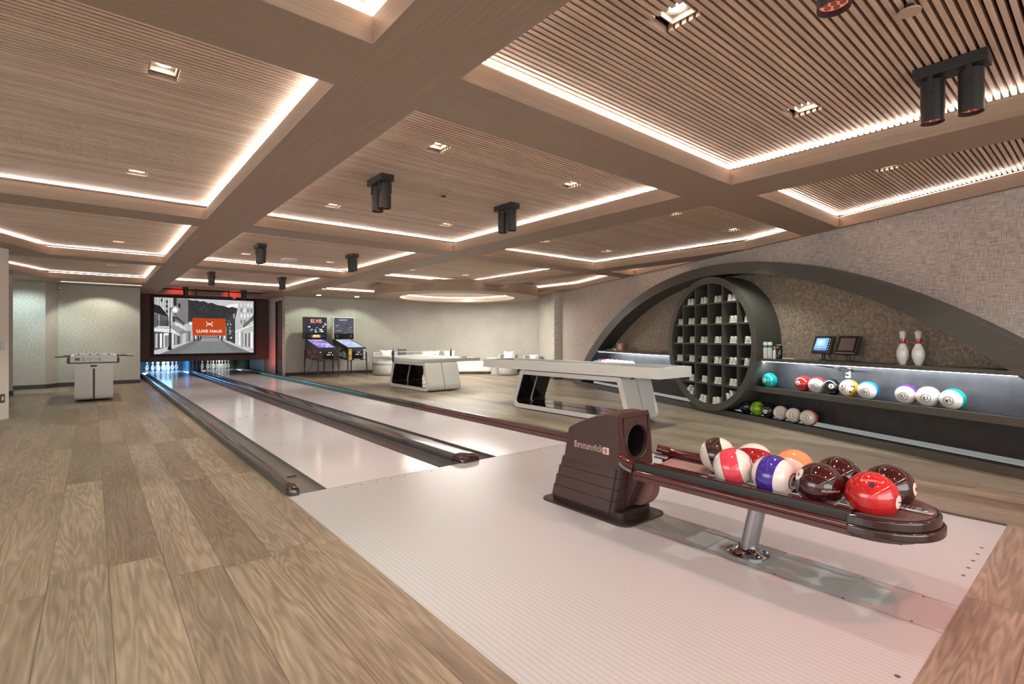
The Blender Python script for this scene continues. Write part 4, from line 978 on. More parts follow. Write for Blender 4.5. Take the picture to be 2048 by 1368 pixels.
def slab(nm, z0, z1, c0, c1, m, inset=0.0, parent=None, bev=0.003):
    a0, a1 = inner_s(z0)+0.01, inner_s(z1)+0.01
    b = MB(SCM); vs = []
    for c_ in (c0, c1):
        for z_, a in ((z0, a0), (z1, a1)): vs += [(AS-a-0.12, c_, z_), (AS+a, c_, z_)]
    b.add(vs, [(0, 1, 3, 2), (4, 6, 7, 5), (0, 4, 5, 1), (2, 3, 7, 6), (0, 2, 6, 4), (1, 5, 7, 3)]); q = part(nm, b, m, parent or UN, bevel=bev); fix_normals(q); return q
slab('counter', 0.905, 0.945, CF+0.006, CB, 'charcoal')
# recess wall paper above the counter
b = MB(SCM); pts = [(s_, z_) for s_, z_ in arcpts(AS, zi, Ri+0.02, ai, PI-ai, 60) if z_ > 0.94]; pts = [(pts[0][0], 0.94)]+pts+[(pts[-1][0], 0.94)]
b.add([(s_, CB+0.012, z_) for s_, z_ in pts], [tuple(range(len(pts)))]); q = wp('recess_back', b, 'cork'); 
slab('back_panel', 0.10, 0.905, CB+0.02, CB+0.003, 'charcoal2', bev=0)
sh = slab('ball_shelf', 0.455, 0.535, CF-0.0, CF-0.02, 'charcoal')
q = slab('shelf_deck', 0.455, 0.497, CF-0.02, CB+0.02, 'charcoal2', parent=sh, bev=0)
WM[sh.name] = WM[UN.name]
for c_ in (-5.660, -5.746):
    b = MB(SCM); a = inner_s(0.5); b.box(AS-a, AS+a, c_-0.007, c_+0.007, 0.497, 0.520); part('shelf_rail', b, 'steel', sh)
pz = slab('plinth', 0.0, 0.085, CF, CF-0.02, 'charcoal'); slab('plinth_deck', 0.0, 0.05, CF-0.02, CB, 'charcoal2', parent=pz, bev=0)
for c_ in (-5.660, -5.746):
    b = MB(SCM); a = inner_s(0.05); b.box(AS-a, AS+a, c_-0.007, c_+0.007, 0.05, 0.075); part('floor_rail', b, 'steel', pz)
for a, e, nm in ((AS-inner_s(0.9)-0.1, 6.15, 'right'), (8.05, AS+inner_s(0.9)-0.02, 'left')):
    b = MB(SCM); b.box(a, e, CF-0.06, CF-0.04, 0.898, 0.9045); part('light_strip', b, mat('cool_led', (1, 1, 1), 0.5, emit=(0.85, 0.92, 1.0), estr=6.0), UN)
for s0, s1 in ((2.95, 6.05), (8.15, 11.2)):
    x, y, z = sc((s0+s1)/2, CF-0.07, 0.89)
    l = area(x, y, z, s1-s0, 0.03, 13, (0.82, 0.9, 1.0), sc((s0+s1)/2, CB+0.05, 0.6)); 
    zz = (Vector(sc((s0+s1)/2, CB+0.05, 0.6))-Vector((x, y, z))).normalized(); xx = Vector((DX, DY, 0)); yy = zz.cross(xx)*1; l.rotation_euler = Matrix((xx, (-zz).cross(xx), -zz)).transposed().to_euler()

# round shoe rack
RS, RZ, RO, RI, RF, RB = 7.09, 1.145, 1.10, 0.99, -5.47, -5.915
RK = thing('round_shoe_rack', 'big round dark cubby rack holding white bowling shoes', 'shoe rack', sc(RS, -5.70, 0.045), RW)
b = MB(SCM); K = 96; b.ring([(RS+RO*math.cos(2*PI*k/K), RZ+RO*math.sin(2*PI*k/K)) for k in range(K)], [(RS+RI*math.cos(2*PI*k/K), RZ+RI*math.sin(2*PI*k/K)) for k in range(K)], RF, RB, 'Y'); q = part('rim', b, 'charcoal', RK, smooth=True); fix_normals(q)
b = MB(SCM); b.prism([(RS+(RI+0.01)*math.cos(2*PI*k/K), RZ+(RI+0.01)*math.sin(2*PI*k/K)) for k in range(K)], RB+0.01, RB+0.02, 'Y'); part('back_panel', b, mat('rack_back', (0.02, 0.018, 0.015), 0.5), RK)
VS = [7.772, 7.430, 7.09, 6.750, 6.408]; HS = [1.805, 1.465, 1.145, 0.815, 0.485]; ft = 0.014
for s_ in VS:
    hh = math.sqrt(RI**2-(s_-RS)**2)-0.003; z0 = RZ-hh; z1 = RZ+hh
    if s_ in (VS[0], VS[-1]): pass
    b = MB(SCM); b.box(s_-ft/2*1.6, s_+ft/2*1.6, RF-0.02, RB+0.02, z0, z1); part('divider', b, 'charcoal', RK)
for z_ in HS:
    hh = math.sqrt(RI**2-(z_-RZ)**2)-0.003; b = MB(SCM)
    if z_ == 1.805: x0, x1 = RS-0.69, RS+0.69
    b.box(RS-hh, RS+hh, RF-0.025, RB+0.02, z_-0.014, z_+0.014); part('shelf', b, 'charcoal', RK)
# shoes: heel towards the room
def shoe_meshes():
    up = MB(); secs = [(x*1.05, hw*1.13, h*1.18, zb) for x, hw, h, zb in [(0.0, 0.024, 0.088, 0.018), (0.012, 0.031, 0.094, 0.018), (0.05, 0.035, 0.088, 0.016), (0.10, 0.036, 0.082, 0.014), (0.16, 0.043, 0.062, 0.012), (0.22, 0.047, 0.048, 0.012), (0.265, 0.038, 0.036, 0.012), (0.285, 0.016, 0.026, 0.012)]]
    n = 14; vs = []
    for x, hw, h, zb in secs:
        for k in range(n):
            a = 2*PI*k/n; ca, sa = math.cos(a), math.sin(a); wz = 0.5+0.5*sa; ww = hw*(1.0-0.38*wz if x < 0.12 else 1.0-0.15*wz)
            vs.append((x, ww*math.copysign(abs(ca)**0.7, ca), zb+(h-zb)*(0.5+0.5*math.copysign(abs(sa)**0.8, sa))))
    fs = [(i*n+k, i*n+(k+1)%n, (i+1)*n+(k+1)%n, (i+1)*n+k) for i in range(len(secs)-1) for k in range(n)]+[tuple(range(n))[::-1], tuple(range((len(secs)-1)*n, len(secs)*n))]
    up.add(vs, fs)
    so = MB(); out = rounded([(-0.004, -0.041), (0.10, -0.041), (0.22, -0.054), (0.30, -0.02), (0.30, 0.02), (0.22, 0.054), (0.10, 0.041), (-0.004, 0.041)], 0.025, 3); so.prism(out, 0.0, 0.020)
    mk_ = MB(); mk_.box(-0.0065, -0.004, -0.007, 0.007, 0.068, 0.084)
    return up, so, mk_
rnd = random.Random(5); shoe0 = None
ROWN = ['top row', 'second row', 'third row', 'fourth row', 'fifth row', 'bottom row']; COLN = ['first', 'second', 'third', 'fourth', 'fifth', 'sixth']
colc = [7.925, 7.60, 7.26, 6.92, 6.58, 6.255]
SHS = 1.0
def shoe_at(s_, c_, z_, yaw, tilt, label):
    global shoe0
    mw = SCM @ Matrix.Translation((s_, c_, z_)) @ Matrix.Rotation(tilt, 4, 'Y') @ Matrix.Rotation(-PI/2+yaw, 4, 'Z') @ Matrix.Scale(SHS, 4)
    if shoe0 is None:
        shoe0 = thing('bowling_shoe', label, 'shoe', mw.to_translation(), group='bowling shoes in the round rack', rot=mw.to_3x3().to_4x4()); WM[shoe0.name] = mw
        u, s__, k_ = shoe_meshes()
        for bb in (u, s__, k_): bb.v = [tuple(mw @ Vector(v)) for v in bb.v]
        q = part('upper', u, 'shoe', shoe0, smooth=True); fix_normals(q); part('sole', s__, 'sole', shoe0); part('heel_mark', k_, 'shoeheel', shoe0)
    else: dup(shoe0, mw, label, 'bowling shoes in the round rack')
for row, (z_, cols) in enumerate(((1.819, (1, 2, 3, 4)), (1.479, range(6)), (1.159, range(6)), (0.829, range(6)), (0.499, (1, 2, 3, 4)))):
    for ci in cols:
        off = 0.045 if row != 0 else 0.02
        for sd, nm in ((0.045, 'left'), (-0.045, 'right')):
            shoe_at(colc[ci]-off+sd+rnd.uniform(-.006, .006), RF-0.035+rnd.uniform(-.015, .01), z_, rnd.uniform(-.12, .12), 0, 'white bowling shoe, %s one of its pair, %s cubby, %s of the rack' % (nm, COLN[ci], ROWN[row]))
for ci in (1, 2, 3, 4):
    for sd, nm in ((0.045, 'left'), (-0.045, 'right')):
        s_ = colc[ci]-0.02*0+sd; z_ = RZ-math.sqrt(RI**2-(s_-RS)**2)+0.003; tl = math.asin((s_-RS)/RI)
        shoe_at(s_, RF-0.03, z_, rnd.uniform(-.1, .1), -tl, 'white bowling shoe, %s one of its pair, %s cubby, bottom row of the rack' % (nm, COLN[ci]))

# balls on the wall unit
def sball(s_, z_, kind, colr, num, l, u_, roll, label, group, holes=None):
    p = Vector(sc(s_, -5.703, z_)); t = (cw-p); t.normalize(); r_ = Vector((-t.y, t.x, 0)).normalized(); up = Vector((0, 0, 1))
    return ball(tuple(p), kind, colr, num, tuple(t-r_*l+up*u_), roll, label, group, holes)
GU, GL2, GF = 'balls on the upper shelf of the wall unit', 'balls on the low shelf of the wall unit', 'balls at the far end of the upper shelf'
Z1, Z0 = 0.6235, 0.1785
for s_, kd, cl, nb, l, u_, roll, lab in (
    (6.00, 'solid', 'teal', '6', 0.85, -0.05, 150, 'solid teal ball with number 6 standing alone beside the round rack'),
    (5.41, 'solid', 'red', '7', 0.75, 0.1, 160, 'solid red ball with number 7 on the upper shelf'),
    (5.19, 'stripe', 'red', '15', 0.30, -0.25, 150, 'white ball with a red band and number 15 on the upper shelf'),
    (4.97, 'solid', 'black', '8', 0.12, 0.05, 160, 'solid black ball with number 8 on the upper shelf'),
    (4.74, 'stripe', 'yellow', '9', 0.95, 0.30, 20, 'white ball with a yellow band and finger holes on the upper shelf'),
    (4.50, 'stripe', 'blue', '10', 0.28, -0.20, 170, 'white ball with a blue band and number 10 on the upper shelf'),
    (4.06, 'stripe', 'purple', '12', 0.30, -0.22, 205, 'white ball with a purple band and number 12 on the upper shelf'),
    (3.84, 'stripe', 'peach', '13', 0.22, -0.18, 195, 'white ball with a peach band and number 13 on the upper shelf'),
    (3.61, 'stripe', 'green', '14', 0.38, -0.18, 200, 'white ball with a green band and number 14, nearest on the upper shelf')):
    p = Vector(sc(s_, -5.703, Z1)); t = (cw-p).normalized(); r_ = Vector((-t.y, t.x, 0)).normalized(); hol = None
    if cl == 'yellow': hol = [tuple(t+r_*0.25+Vector((0, 0, 0.3))), tuple(t+r_*0.5+Vector((0, 0, 0.25))), tuple(t+r_*0.1+Vector((0, 0, -0.4)))]
    sball(s_, Z1, kd, cl, nb, l, u_, roll, lab, GU, hol)
for s_, kd, cl, nb, l, u_, roll, lab in (
    (6.445, 'solid', 'navy', '', 0.5, 0.0, 0, 'dark navy ball at the left end of the low shelf'),
    (6.23, 'solid', 'lime', '', 0.5, 0.0, 0, 'marbled lime green ball on the low shelf'),
    (6.00, 'solid', 'black', '8', 0.65, -0.2, 20, 'solid black ball with number 8 on the low shelf'),
    (5.78, 'stripe', 'purple', '12', 0.28, -0.02, 10, 'white and purple ball with number 12, left one of two on the low shelf'),
    (5.555, 'stripe', 'violet', '12', 0.28, -0.05, 0, 'white and purple ball with number 12, right one of two on the low shelf'),
    (5.32, 'stripe', 'orange', '13', 0.42, -0.05, 0, 'white and orange ball with number 13 at the right end of the low shelf')):
    sball(s_, Z0, kd, cl, nb, l, u_, roll, lab, GL2)
fc = ['white', 'blue', 'pinkred', 'white', 'white', 'white', 'white', 'white', 'white']; COL['white'] = (0.7, 0.68, 0.66)
names = ['at the far left end', 'second from the far left end', 'third from the far left end', 'fourth from the far left end', 'fifth from the far left end', 'sixth from the far left end', 'third from the right of the far group', 'second from the right of the far group', 'rightmost of the far group']
for i in range(9):
    sball(11.72-i*0.2205, Z1, 'solid' if fc[i] != 'white' else 'stripe', fc[i] if fc[i] != 'white' else 'black', str(i+1) , 0.35, 0.55, 150, '%s ball on the upper shelf, %s' % ('blue' if fc[i] == 'blue' else 'red' if fc[i] == 'pinkred' else 'white', names[i]), GF)

# ---------------------------------------------------------------- game tables
def trapframe(t, x0, x1, yb0, yb1, yt0, yt1, z1, th, name='base_frame', slit=None):
    """rounded trapezoid loop lying in the YZ plane and extruded across X, in two halves with a gap"""
    zb = 0.015; out = rounded([(yb0, zb), (yb1, zb), (yt1, z1), (yt0, z1)], [0.13, 0.13, 0.05, 0.05], 8)
    sl0 = (yt0-yb0)/(z1-zb); k = math.sqrt(1+sl0**2)*th
    inn = rounded([(yb0+k+sl0*th, zb+th), (yb1-k-sl0*th, zb+th), (yt1-k+sl0*th*0, z1-th), (yt0+k, z1-th)], [0.07, 0.07, 0.03, 0.03], 8)
    xm = (x0+x1)/2
    for a, e in ((x0, xm-0.012), (xm+0.012, x1)):
        b = MB(); b.ring(out, inn, a, e, 'X'); q = part(name, b, 'white_brushed', t, smooth=True); fix_normals(q)
        b = MB(); i2 = [(y, z) for y, z in inn]; cy = sum(p[0] for p in inn)/len(inn); cz = sum(p[1] for p in inn)/len(inn)
        i3 = [(cy+(y-cy)*0.988, cz+(z-cz)*0.97) for y, z in inn]
        b.ring(i2, i3, a+0.02, e-0.004, 'X'); q = part('dark_lining', b, 'blackgloss', t, smooth=True); fix_normals(q)
    for y in (yb0+0.14, yb1-0.14):
        for x in (x0+0.06, x1-0.06):
            b = MB(); b.cyl((x, y, 0), (x, y, 0.02), 0.018, n=12); part('foot', b, 'chrome', t)
M['pp_top'] = mat('table_top_pale_blue', (0.72, 0.76, 0.76), 0.15)
PP = thing('ping_pong_table', 'white ping pong table with a net on a hollow white base', 'table', (6.5, 11.5, 0))
b = MB(); b.box(5.77, 7.42, 10.18, 12.95, 0.675, 0.752); part('tabletop', b, 'white_brushed', PP, bevel=0.003)
b = MB(); b.box(5.79, 7.40, 10.20, 12.93, 0.752, 0.757); part('playing_surface', b, 'pp_top', PP)
trapframe(PP, 5.85, 6.74, 9.985, 11.99, 10.18, 11.78, 0.675, 0.075)
NT = thing('table_tennis_net', 'white-topped net with dark posts clamped across the ping pong table', 'net', (6.5, 11.56, 0.757))
b = MB(); b.box(5.75, 7.45, 11.556, 11.564, 0.885, 0.905); part('tape', b, 'white', NT)
nm_, nt_, nb_ = new_mat('net_mesh'); nb_.inputs['Base Color'].default_value = (0.3, 0.3, 0.3, 1); nb_.inputs['Alpha'].default_value = 0.07
b = MB(); b.box(5.76, 7.44, 11.559, 11.561, 0.775, 0.885); part('mesh', b, nm_, NT)
for x in (5.75, 7.45):
    b = MB(); b.box(x-0.01, x+0.01, 11.53, 11.59, 0.757, 0.915); b.cyl((x, 11.56, 0.90), (x, 11.56, 0.985), 0.006, n=8); part('post', b, 'black', NT)
    b = MB(); b.cyl((x, 11.56, 0.63), (x, 11.56, 0.68), 0.012, n=8); b.box(x-0.012, x+0.012, 11.54, 11.58, 0.64, 0.757); part('clamp', b, 'black', NT)
b = MB(); b.cyl((7.15, 10.55, 0.757), (7.15, 10.55, 0.768), 0.075, n=20); b.box(7.07, 7.18, 10.40, 10.50, 0.757, 0.775); tag(link_mesh('table_tennis_bat', b, 'black'), 'small dark bat lying on the right end of the ping pong table', 'bat')
SB = thing('shuffleboard_table', 'long white shuffleboard table with a dark bed and hollow tapered base', 'table', (6.15, 5.9, 0))
x0, x1, y0, y1 = 5.76, 6.55, 3.89, 7.80
b = MB(); b.ring([(x0, y0), (x1, y0), (x1, y1), (x0, y1)], [(x0+0.045, y0+0.045), (x1-0.045, y0+0.045), (x1-0.045, y1-0.045), (x0+0.045, y1-0.045)], 0.69, 0.84, 'Z'); q = part('rim', b, 'white_brushed', SB); fix_normals(q)
b = MB(); b.box(x0+0.045, x1-0.045, y0+0.045, y1-0.045, 0.70, 0.755); part('gutter_bed', b, mat('dark_felt', (0.02, 0.022, 0.02), 0.9, spec=0.05), SB)
b = MB(); b.box(x0+0.16, x1-0.16, y0+0.20, y1-0.20, 0.755, 0.80); part('playing_board', b, mat('charcoal_board', (0.03, 0.03, 0.029), 0.8, spec=0.05), SB)
trapframe(SB, 5.80, 6.50, 4.37, 6.99, 4.55, 6.765, 0.672, 0.068)
b = MB(); b.box(5.9, 6.42, 4.3, 7.3, 0.672, 0.69); part('mount', b, 'white', SB)
for y in (4.42, 6.90):
    for x in (5.90, 6.40):
        b = MB(); b.cyl((x, y, 0.655), (x, y, 0.69), 0.02, n=10); b.cyl((x-0.05, y, 0.66), (x+0.05, y, 0.66), 0.007, n=8); part('leveller', b, 'black', SB)

# foosball table
FT = thing('foosball_table', 'white foosball table with player rods standing left of the lanes', 'table', (0.02, 13.6, 0))
fx0, fx1, fy0, fy1 = -0.34, 0.37, 12.87, 14.25
for a, e in ((-0.275, -0.002), (0.028, 0.310)):
    b = MB(); b.prism(rounded([(fy0+0.02, 0.03), (fy0+0.32, 0.03), (fy0+0.30, 0.74), (fy0+0.0, 0.74)], [0.10, 0.04, 0.01, 0.01], 6), a, e, 'X'); part('front_leg_panel', b, 'white', FT, smooth=True)
    b = MB(); b.prism([(fy1-0.30, 0.03), (fy1-0.02, 0.03), (fy1-0.02, 0.74), (fy1-0.25, 0.74)], a, e, 'X'); part('rear_leg_panel', b, 'white', FT)
b = MB(); b.box(-0.26, 0.30, fy0+0.1, fy1-0.1, 0.03, 0.07); b.box(-0.003, 0.029, fy0+0.05, fy0+0.1, 0.03, 0.74); part('base_beam', b, 'base', FT)
b = MB(); b.prism([(-0.19, 0.742), (0.21, 0.742), (0.125, 0.642), (-0.105, 0.642)], fy0-0.025, fy0+0.05, 'Y'); sc_ = part('score_box', b, 'white', FT, bevel=0.004)
b = MB(); b.box(-0.04, 0.06, fy0-0.028, fy0-0.02, 0.675, 0.71); part('score_window', b, 'ink', sc_)
b = MB(); b.box(-0.385, 0.408, fy0-0.0, fy1, 0.742, 0.765); b.box(-0.385, -0.34, fy0, fy1, 0.765, 0.85); b.box(0.37, 0.408, fy0, fy1, 0.765, 0.85); part('black_rim', b, 'black', FT)
b = MB(); b.prism([(fx0, 0.765), (fx1, 0.765), (fx1, 0.872), (fx1-0.05, 0.905), (fx0+0.06, 0.905), (fx0, 0.872)], fy0-0.01, fy0+0.06, 'Y'); b.prism([(fx0, 0.765), (fx1, 0.765), (fx1, 0.872), (fx1-0.05, 0.905), (fx0+0.06, 0.905), (fx0, 0.872)], fy1-0.06, fy1, 'Y')
b.box(fx0, fx0+0.035, fy0, fy1, 0.765, 0.895); b.box(fx1-0.035, fx1, fy0, fy1, 0.765, 0.895); part('body', b, 'white', FT, bevel=0.004)
b = MB(); b.box(fx0+0.03, fx1-0.03, fy0+0.05, fy1-0.05, 0.77, 0.79); part('pitch', b, mat('white_pitch', (0.7, 0.75, 0.72), 0.3), FT)
b = MB(); b.box(-0.27, -0.195, fy0-0.013, fy0-0.009, 0.80, 0.855, (0.12, 0.11, 0.10)); b.box(-0.262, -0.203, fy0-0.0145, fy0-0.0128, 0.825, 0.835, (0.01, 0.01, 0.01)); part('coin_slot', b, 'print', FT)
b = MB(); b.box(-0.13, 0.09, fy0-0.013, fy0-0.0095, 0.79, 0.85, (0.55, 0.72, 0.68))
for x in (-0.145, 0.105): b.box(x-0.006, x+0.006, fy0-0.014, fy0-0.0095, 0.79, 0.85, (0.08, 0.08, 0.08))
for i in range(9): b.box(-0.11+i*0.02, -0.098+i*0.02, fy0-0.0142, fy0-0.013, 0.828, 0.832, (0.3, 0.42, 0.4))
part('maker_plate', b, 'print', FT)
for i in range(8):
    y = fy0+0.14+i*0.157; b = MB(); b.cyl((-0.50, y, 0.875), (0.60, y, 0.875), 0.008, n=8); rd = part('rod', b, 'chrome', FT)
    side = -1 if i in (0, 1, 3, 5) else 1; hx0 = -0.50 if side < 0 else 0.62
    b = MB(); b.cyl((hx0-0.06, y, 0.875), (hx0+0.05, y, 0.875), 0.017, n=10); part('handle', b, 'black', rd, smooth=True)
    b = MB()
    for k in range(4): b.cyl((hx0-0.05+k*0.028, y, 0.875), (hx0-0.04+k*0.028, y, 0.875), 0.0185, n=10)
    part('grip_ring', b, 'white', rd)
    nn_ = (1, 2, 3, 5, 5, 3, 2, 1)[i]
    b = MB()
    for k in range(nn_):
        x = 0.015+(k-(nn_-1)/2)*0.12; b.box(x-0.013, x+0.013, y-0.011, y+0.011, 0.81, 0.92)
    part('player_figure', b, 'black' if i % 2 else 'white', rd)

# pinball machines
def pinball(X0, Y0, label, scheme, sidec):
    t = thing('pinball_machine', label, 'pinball machine', (X0+0.29, Y0+0.65, 0)); rnd = random.Random(len(label))
    x0, x1 = X0, X0+0.59; yb = Y0+1.30
    b = MB(); b.prism([(Y0, 0.53), (Y0, 0.895), (Y0+0.03, 0.925), (yb, 1.19), (yb, 0.60)], x0, x1, 'X'); cb = part('cabinet', b, 'black', t, bevel=0.006)
    for x in (x0-0.012, x1+0.012):
        for y, zt in ((Y0+0.0, 0.78), (yb-0.08, 0.86)):
            dy = -0.04 if y < Y0+0.5 else 0.05; dx = -0.012 if x < x0 else 0.012
            b = MB(); b.cyl((x+dx, y+dy, 0.03), (x, y+0.01, zt), 0.017, 0.028, n=4); lg = part('leg', b, 'black', t)
            b = MB(); b.cyl((x+dx, y+dy, 0), (x+dx, y+dy, 0.04), 0.020, n=12); part('leveller', b, 'chrome', lg)
    # side art
    b = MB(); xx = x0-0.0015
    def q_(y, z, w_, h, c, L=0, sl=0.0): b.add([(xx-0.0008*L, y+w_, z+sl*w_), (xx-0.0008*L, y+w_, z+h+sl*w_), (xx-0.0008*L, y, z+h), (xx-0.0008*L, y, z)][::1], [(0, 1, 2, 3)], c)
    b.add([(xx, Y0+0.02, 0.545), (xx, Y0+0.02, 0.89), (xx, yb-0.02, 1.165), (xx, yb-0.02, 0.61)], [(0, 1, 2, 3)], sidec[0])
    for i in range(34):
        y = rnd.uniform(Y0+0.06, yb-0.22); z = 0.60+(y-Y0)*0.13+rnd.uniform(0, 0.26); q_(y, z-0.04, rnd.uniform(0.03, 0.15), rnd.uniform(0.02, 0.06), rnd.choice(sidec[1:]), 1+i % 3, rnd.uniform(-0.4, 0.4))
    part('side_artwork', b, 'print', cb)
    # playfield under glass
    b = MB()
    def P(u, v, L=0): y = Y0+0.07+v*1.13; return (x0+0.035+u*0.52, y, 0.938+(y-Y0-0.03)*0.2087+0.0006*L)
    def pf(u, v, du, dv, c, L): b.add([P(u, v, L), P(u+du, v, L), P(u+du, v+dv, L), P(u, v+dv, L)], [(0, 1, 2, 3)], c)
    pf(0, 0, 1, 1, scheme[0], 0)
    for i in range(70): 
        c = rnd.choice(scheme[1:]); du = rnd.uniform(0.03, 0.14); dv = rnd.uniform(0.02, 0.07); pf(rnd.uniform(0, 1-du), rnd.uniform(0, 0.98-dv), du, dv, c, 1+i % 5)
    for i in range(9): pf(0.06+i*0.1, 0.93, 0.045, 0.035, (1.6, 1.1, 1.2), 7)
    part('playfield', b, 'litart', cb)
    b = MB(); b.prism([(Y0+0.03, 0.926), (Y0+0.03, 0.937), (yb-0.01, 1.203), (yb-0.01, 1.19)], x0-0.003, x0+0.02, 'X'); b.prism([(Y0+0.03, 0.926), (Y0+0.03, 0.937), (yb-0.01, 1.203), (yb-0.01, 1.19)], x1-0.02, x1+0.003, 'X'); b.box(x0-0.003, x1+0.003, Y0-0.004, Y0+0.035, 0.905, 0.935); part('glass_trim', b, 'chrome' if scheme[0][2] < 0.3 else 'black', cb)
    # backbox
    b = MB(); b.box(x0-0.055, x1+0.055, yb-0.20, yb+0.06, 1.20, 1.92); bb = part('backbox', b, 'black', t, bevel=0.005)
    yy = yb-0.2025; b = MB()
    def bg(u, v, du, dv, c, L): b.add([(x0-0.03+u*0.65, yy-0.0006*L, 1.40+v*0.49), (x0-0.03+(u+du)*0.65, yy-0.0006*L, 1.40+v*0.49), (x0-0.03+(u+du)*0.65, yy-0.0006*L, 1.40+(v+dv)*0.49), (x0-0.03+u*0.65, yy-0.0006*L, 1.40+(v+dv)*0.49)], [(0, 1, 2, 3)], c)
    return t, cb, bb, bg, b, x0, x1, yb, yy
pk = (0.55, 0.35, 0.9)
t, cb, bb, bg, b, x0, x1, yb, yy = pinball(5.285, 15.58, 'left pinball machine with black cabinet and red artwork, ELVIS on its backglass', [(0.16, 0.13, 0.42), (0.45, 0.25, 0.85), (0.75, 0.45, 1.1), (0.10, 0.08, 0.25), (0.45, 0.55, 0.8), (0.9, 0.8, 1.0), (0.3, 0.3, 0.5)], [(0.03, 0.035, 0.05), (0.45, 0.06, 0.02), (0.65, 0.14, 0.05), (0.75, 0.30, 0.08), (0.30, 0.03, 0.02), (0.10, 0.14, 0.20)])
PBL = t; rnd = random.Random(2); bg(0, 0, 1, 1, (0.02, 0.02, 0.03), 0)
for cx_, cy_ in ((0.12, 0.42), (0.25, 0.2), (0.5, 0.35), (0.5, 0.15), (0.72, 0.2), (0.85, 0.45), (0.93, 0.6), (0.8, 0.12)):
    for i in range(6): bg(cx_-0.09+rnd.uniform(0, .1), cy_-0.1+rnd.uniform(0, .14), rnd.uniform(.02, .09), rnd.uniform(.02, .08), rnd.choice(((0.8, 0.75, 0.75), (0.55, 0.4, 0.45), (0.2, 0.3, 0.5), (0.9, 0.85, 0.85), (0.05, 0.09, 0.16))), 1+i)
part('backglass', b, 'litart', bb)
tv, tf, tw = text2d('ELVIS', 0.12, 0.03); b = MB(); b.add([(5.58+x*1.0, yy-0.006, 1.79+z) for x, z in tv], tf, (0.85, 0.30, 0.32)); part('lettering', b, 'litart', bb)
def display(x0, x1, yy, bb, c, txt):
    b = MB(); b.box(x0-0.03, x1+0.03, yy-0.004, yy, 1.215, 1.385); part('speaker_panel', b, 'blackgloss', bb)
    b = MB(); xm = (x0+x1)/2; b.add([(xm-0.16, yy-0.005, 1.25), (xm+0.16, yy-0.005, 1.25), (xm+0.16, yy-0.005, 1.35), (xm-0.16, yy-0.005, 1.35)], [(0, 1, 2, 3)], (0.12, 0.08, 0.07))
    if txt:
        tv, tf, tw = text2d(txt, 0.055, 0.02); b.add([(xm+x, yy-0.006, 1.30+z) for x, z in tv], tf, c)
    else:
        for i, (u, h_) in enumerate(((-0.10, 0.05), (-0.065, 0.06), (-0.02, 0.055), (0.03, 0.06), (0.07, 0.05))): b.add([(xm+u, yy-0.006, 1.285), (xm+u+0.032, yy-0.006, 1.285), (xm+u+0.032, yy-0.006, 1.285+h_), (xm+u, yy-0.006, 1.285+h_)], [(0, 1, 2, 3)], c)
        b.add([(xm-0.12, yy-0.006, 1.262), (xm+0.12, yy-0.006, 1.262), (xm+0.12, yy-0.006, 1.272), (xm-0.12, yy-0.006, 1.272)], [(0, 1, 2, 3)], c); part('score_display', b, 'litart', bb)
    for x in (x0+0.06, x1-0.06):
        b = MB(); b.cyl((x, yy-0.004, 1.30), (x, yy-0.009, 1.30), 0.05, n=20); part('speaker', b, 'black', bb)
def coindoor(x0, Y0, cb, c, word, wc):
    b = MB(); b.box(x0+0.13, x0+0.46, Y0-0.006, Y0+0.001, 0.585, 0.83); cd = part('coin_door', b, 'blackgloss', cb, bevel=0.003)
    b = MB()
    for x in (0.30, 0.36): b.box(x0+x, x0+x+0.028, Y0-0.009, Y0-0.005, 0.775, 0.80, (1.0, 0.95, 0.85))
    b.box(x0+0.24, x0+0.36, Y0-0.009, Y0-0.005, 0.705, 0.735, (0.5, 0.4, 0.38)); b.box(x0+0.41, x0+0.43, Y0-0.009, Y0-0.005, 0.70, 0.74, (0.6, 0.6, 0.6)); part('coin_slots', b, 'litart', cd)
    tv, tf, tw = text2d(word, 0.034, 0.02); b = MB(); b.add([(x0+0.29+x, Y0-0.0015, 0.558+z) for x, z in tv], tf, wc); part('front_lettering', b, 'print', cb)
    b = MB(); b.cyl((x0+0.05, Y0-0.012, 0.80), (x0+0.05, Y0, 0.80), 0.016, n=14); part('start_button', b, mat('red_button_'+word, (0.8, 0.1, 0.06), 0.3, emit=(1, 0.2, 0.1), estr=1.0), cb)
    b = MB(); b.cyl((x0+0.54, Y0-0.05, 0.72), (x0+0.54, Y0, 0.72), 0.01, n=10); part('plunger', b, 'chrome', cb)
display(x0, x1, yy, bb, (1.4, 0.75, 0.3), ''); coindoor(x0, 15.58, cb, None, 'ELVIS', (0.5, 0.08, 0.07))
t, cb, bb, bg, b, x0, x1, yb, yy = pinball(6.205, 15.58, 'right pinball machine with yellow and white artwork, NASCAR on its backglass', [(0.30, 0.38, 0.62), (0.6, 0.6, 0.7), (0.15, 0.2, 0.45), (0.55, 0.15, 0.2), (0.8, 0.75, 0.8), (0.2, 0.45, 0.35), (0.35, 0.3, 0.6)], [(0.04, 0.04, 0.04), (0.85, 0.85, 0.82), (0.02, 0.02, 0.02), (0.65, 0.48, 0.22), (0.7, 0.7, 0.68), (0.02, 0.02, 0.02), (0.03, 0.03, 0.03)])
rnd = random.Random(9); bg(0, 0, 1, 1, (0.05, 0.055, 0.075), 0)
for i in range(46): bg(rnd.uniform(0, .9), rnd.uniform(0, .72), rnd.uniform(.04, .2), rnd.uniform(.006, .04), rnd.choice(((0.3, 0.06, 0.06), (0.10, 0.11, 0.15), (0.4, 0.42, 0.48), (0.02, 0.02, 0.03), (0.14, 0.14, 0.2))), 1+i % 6)
part('backglass', b, 'litart', bb)
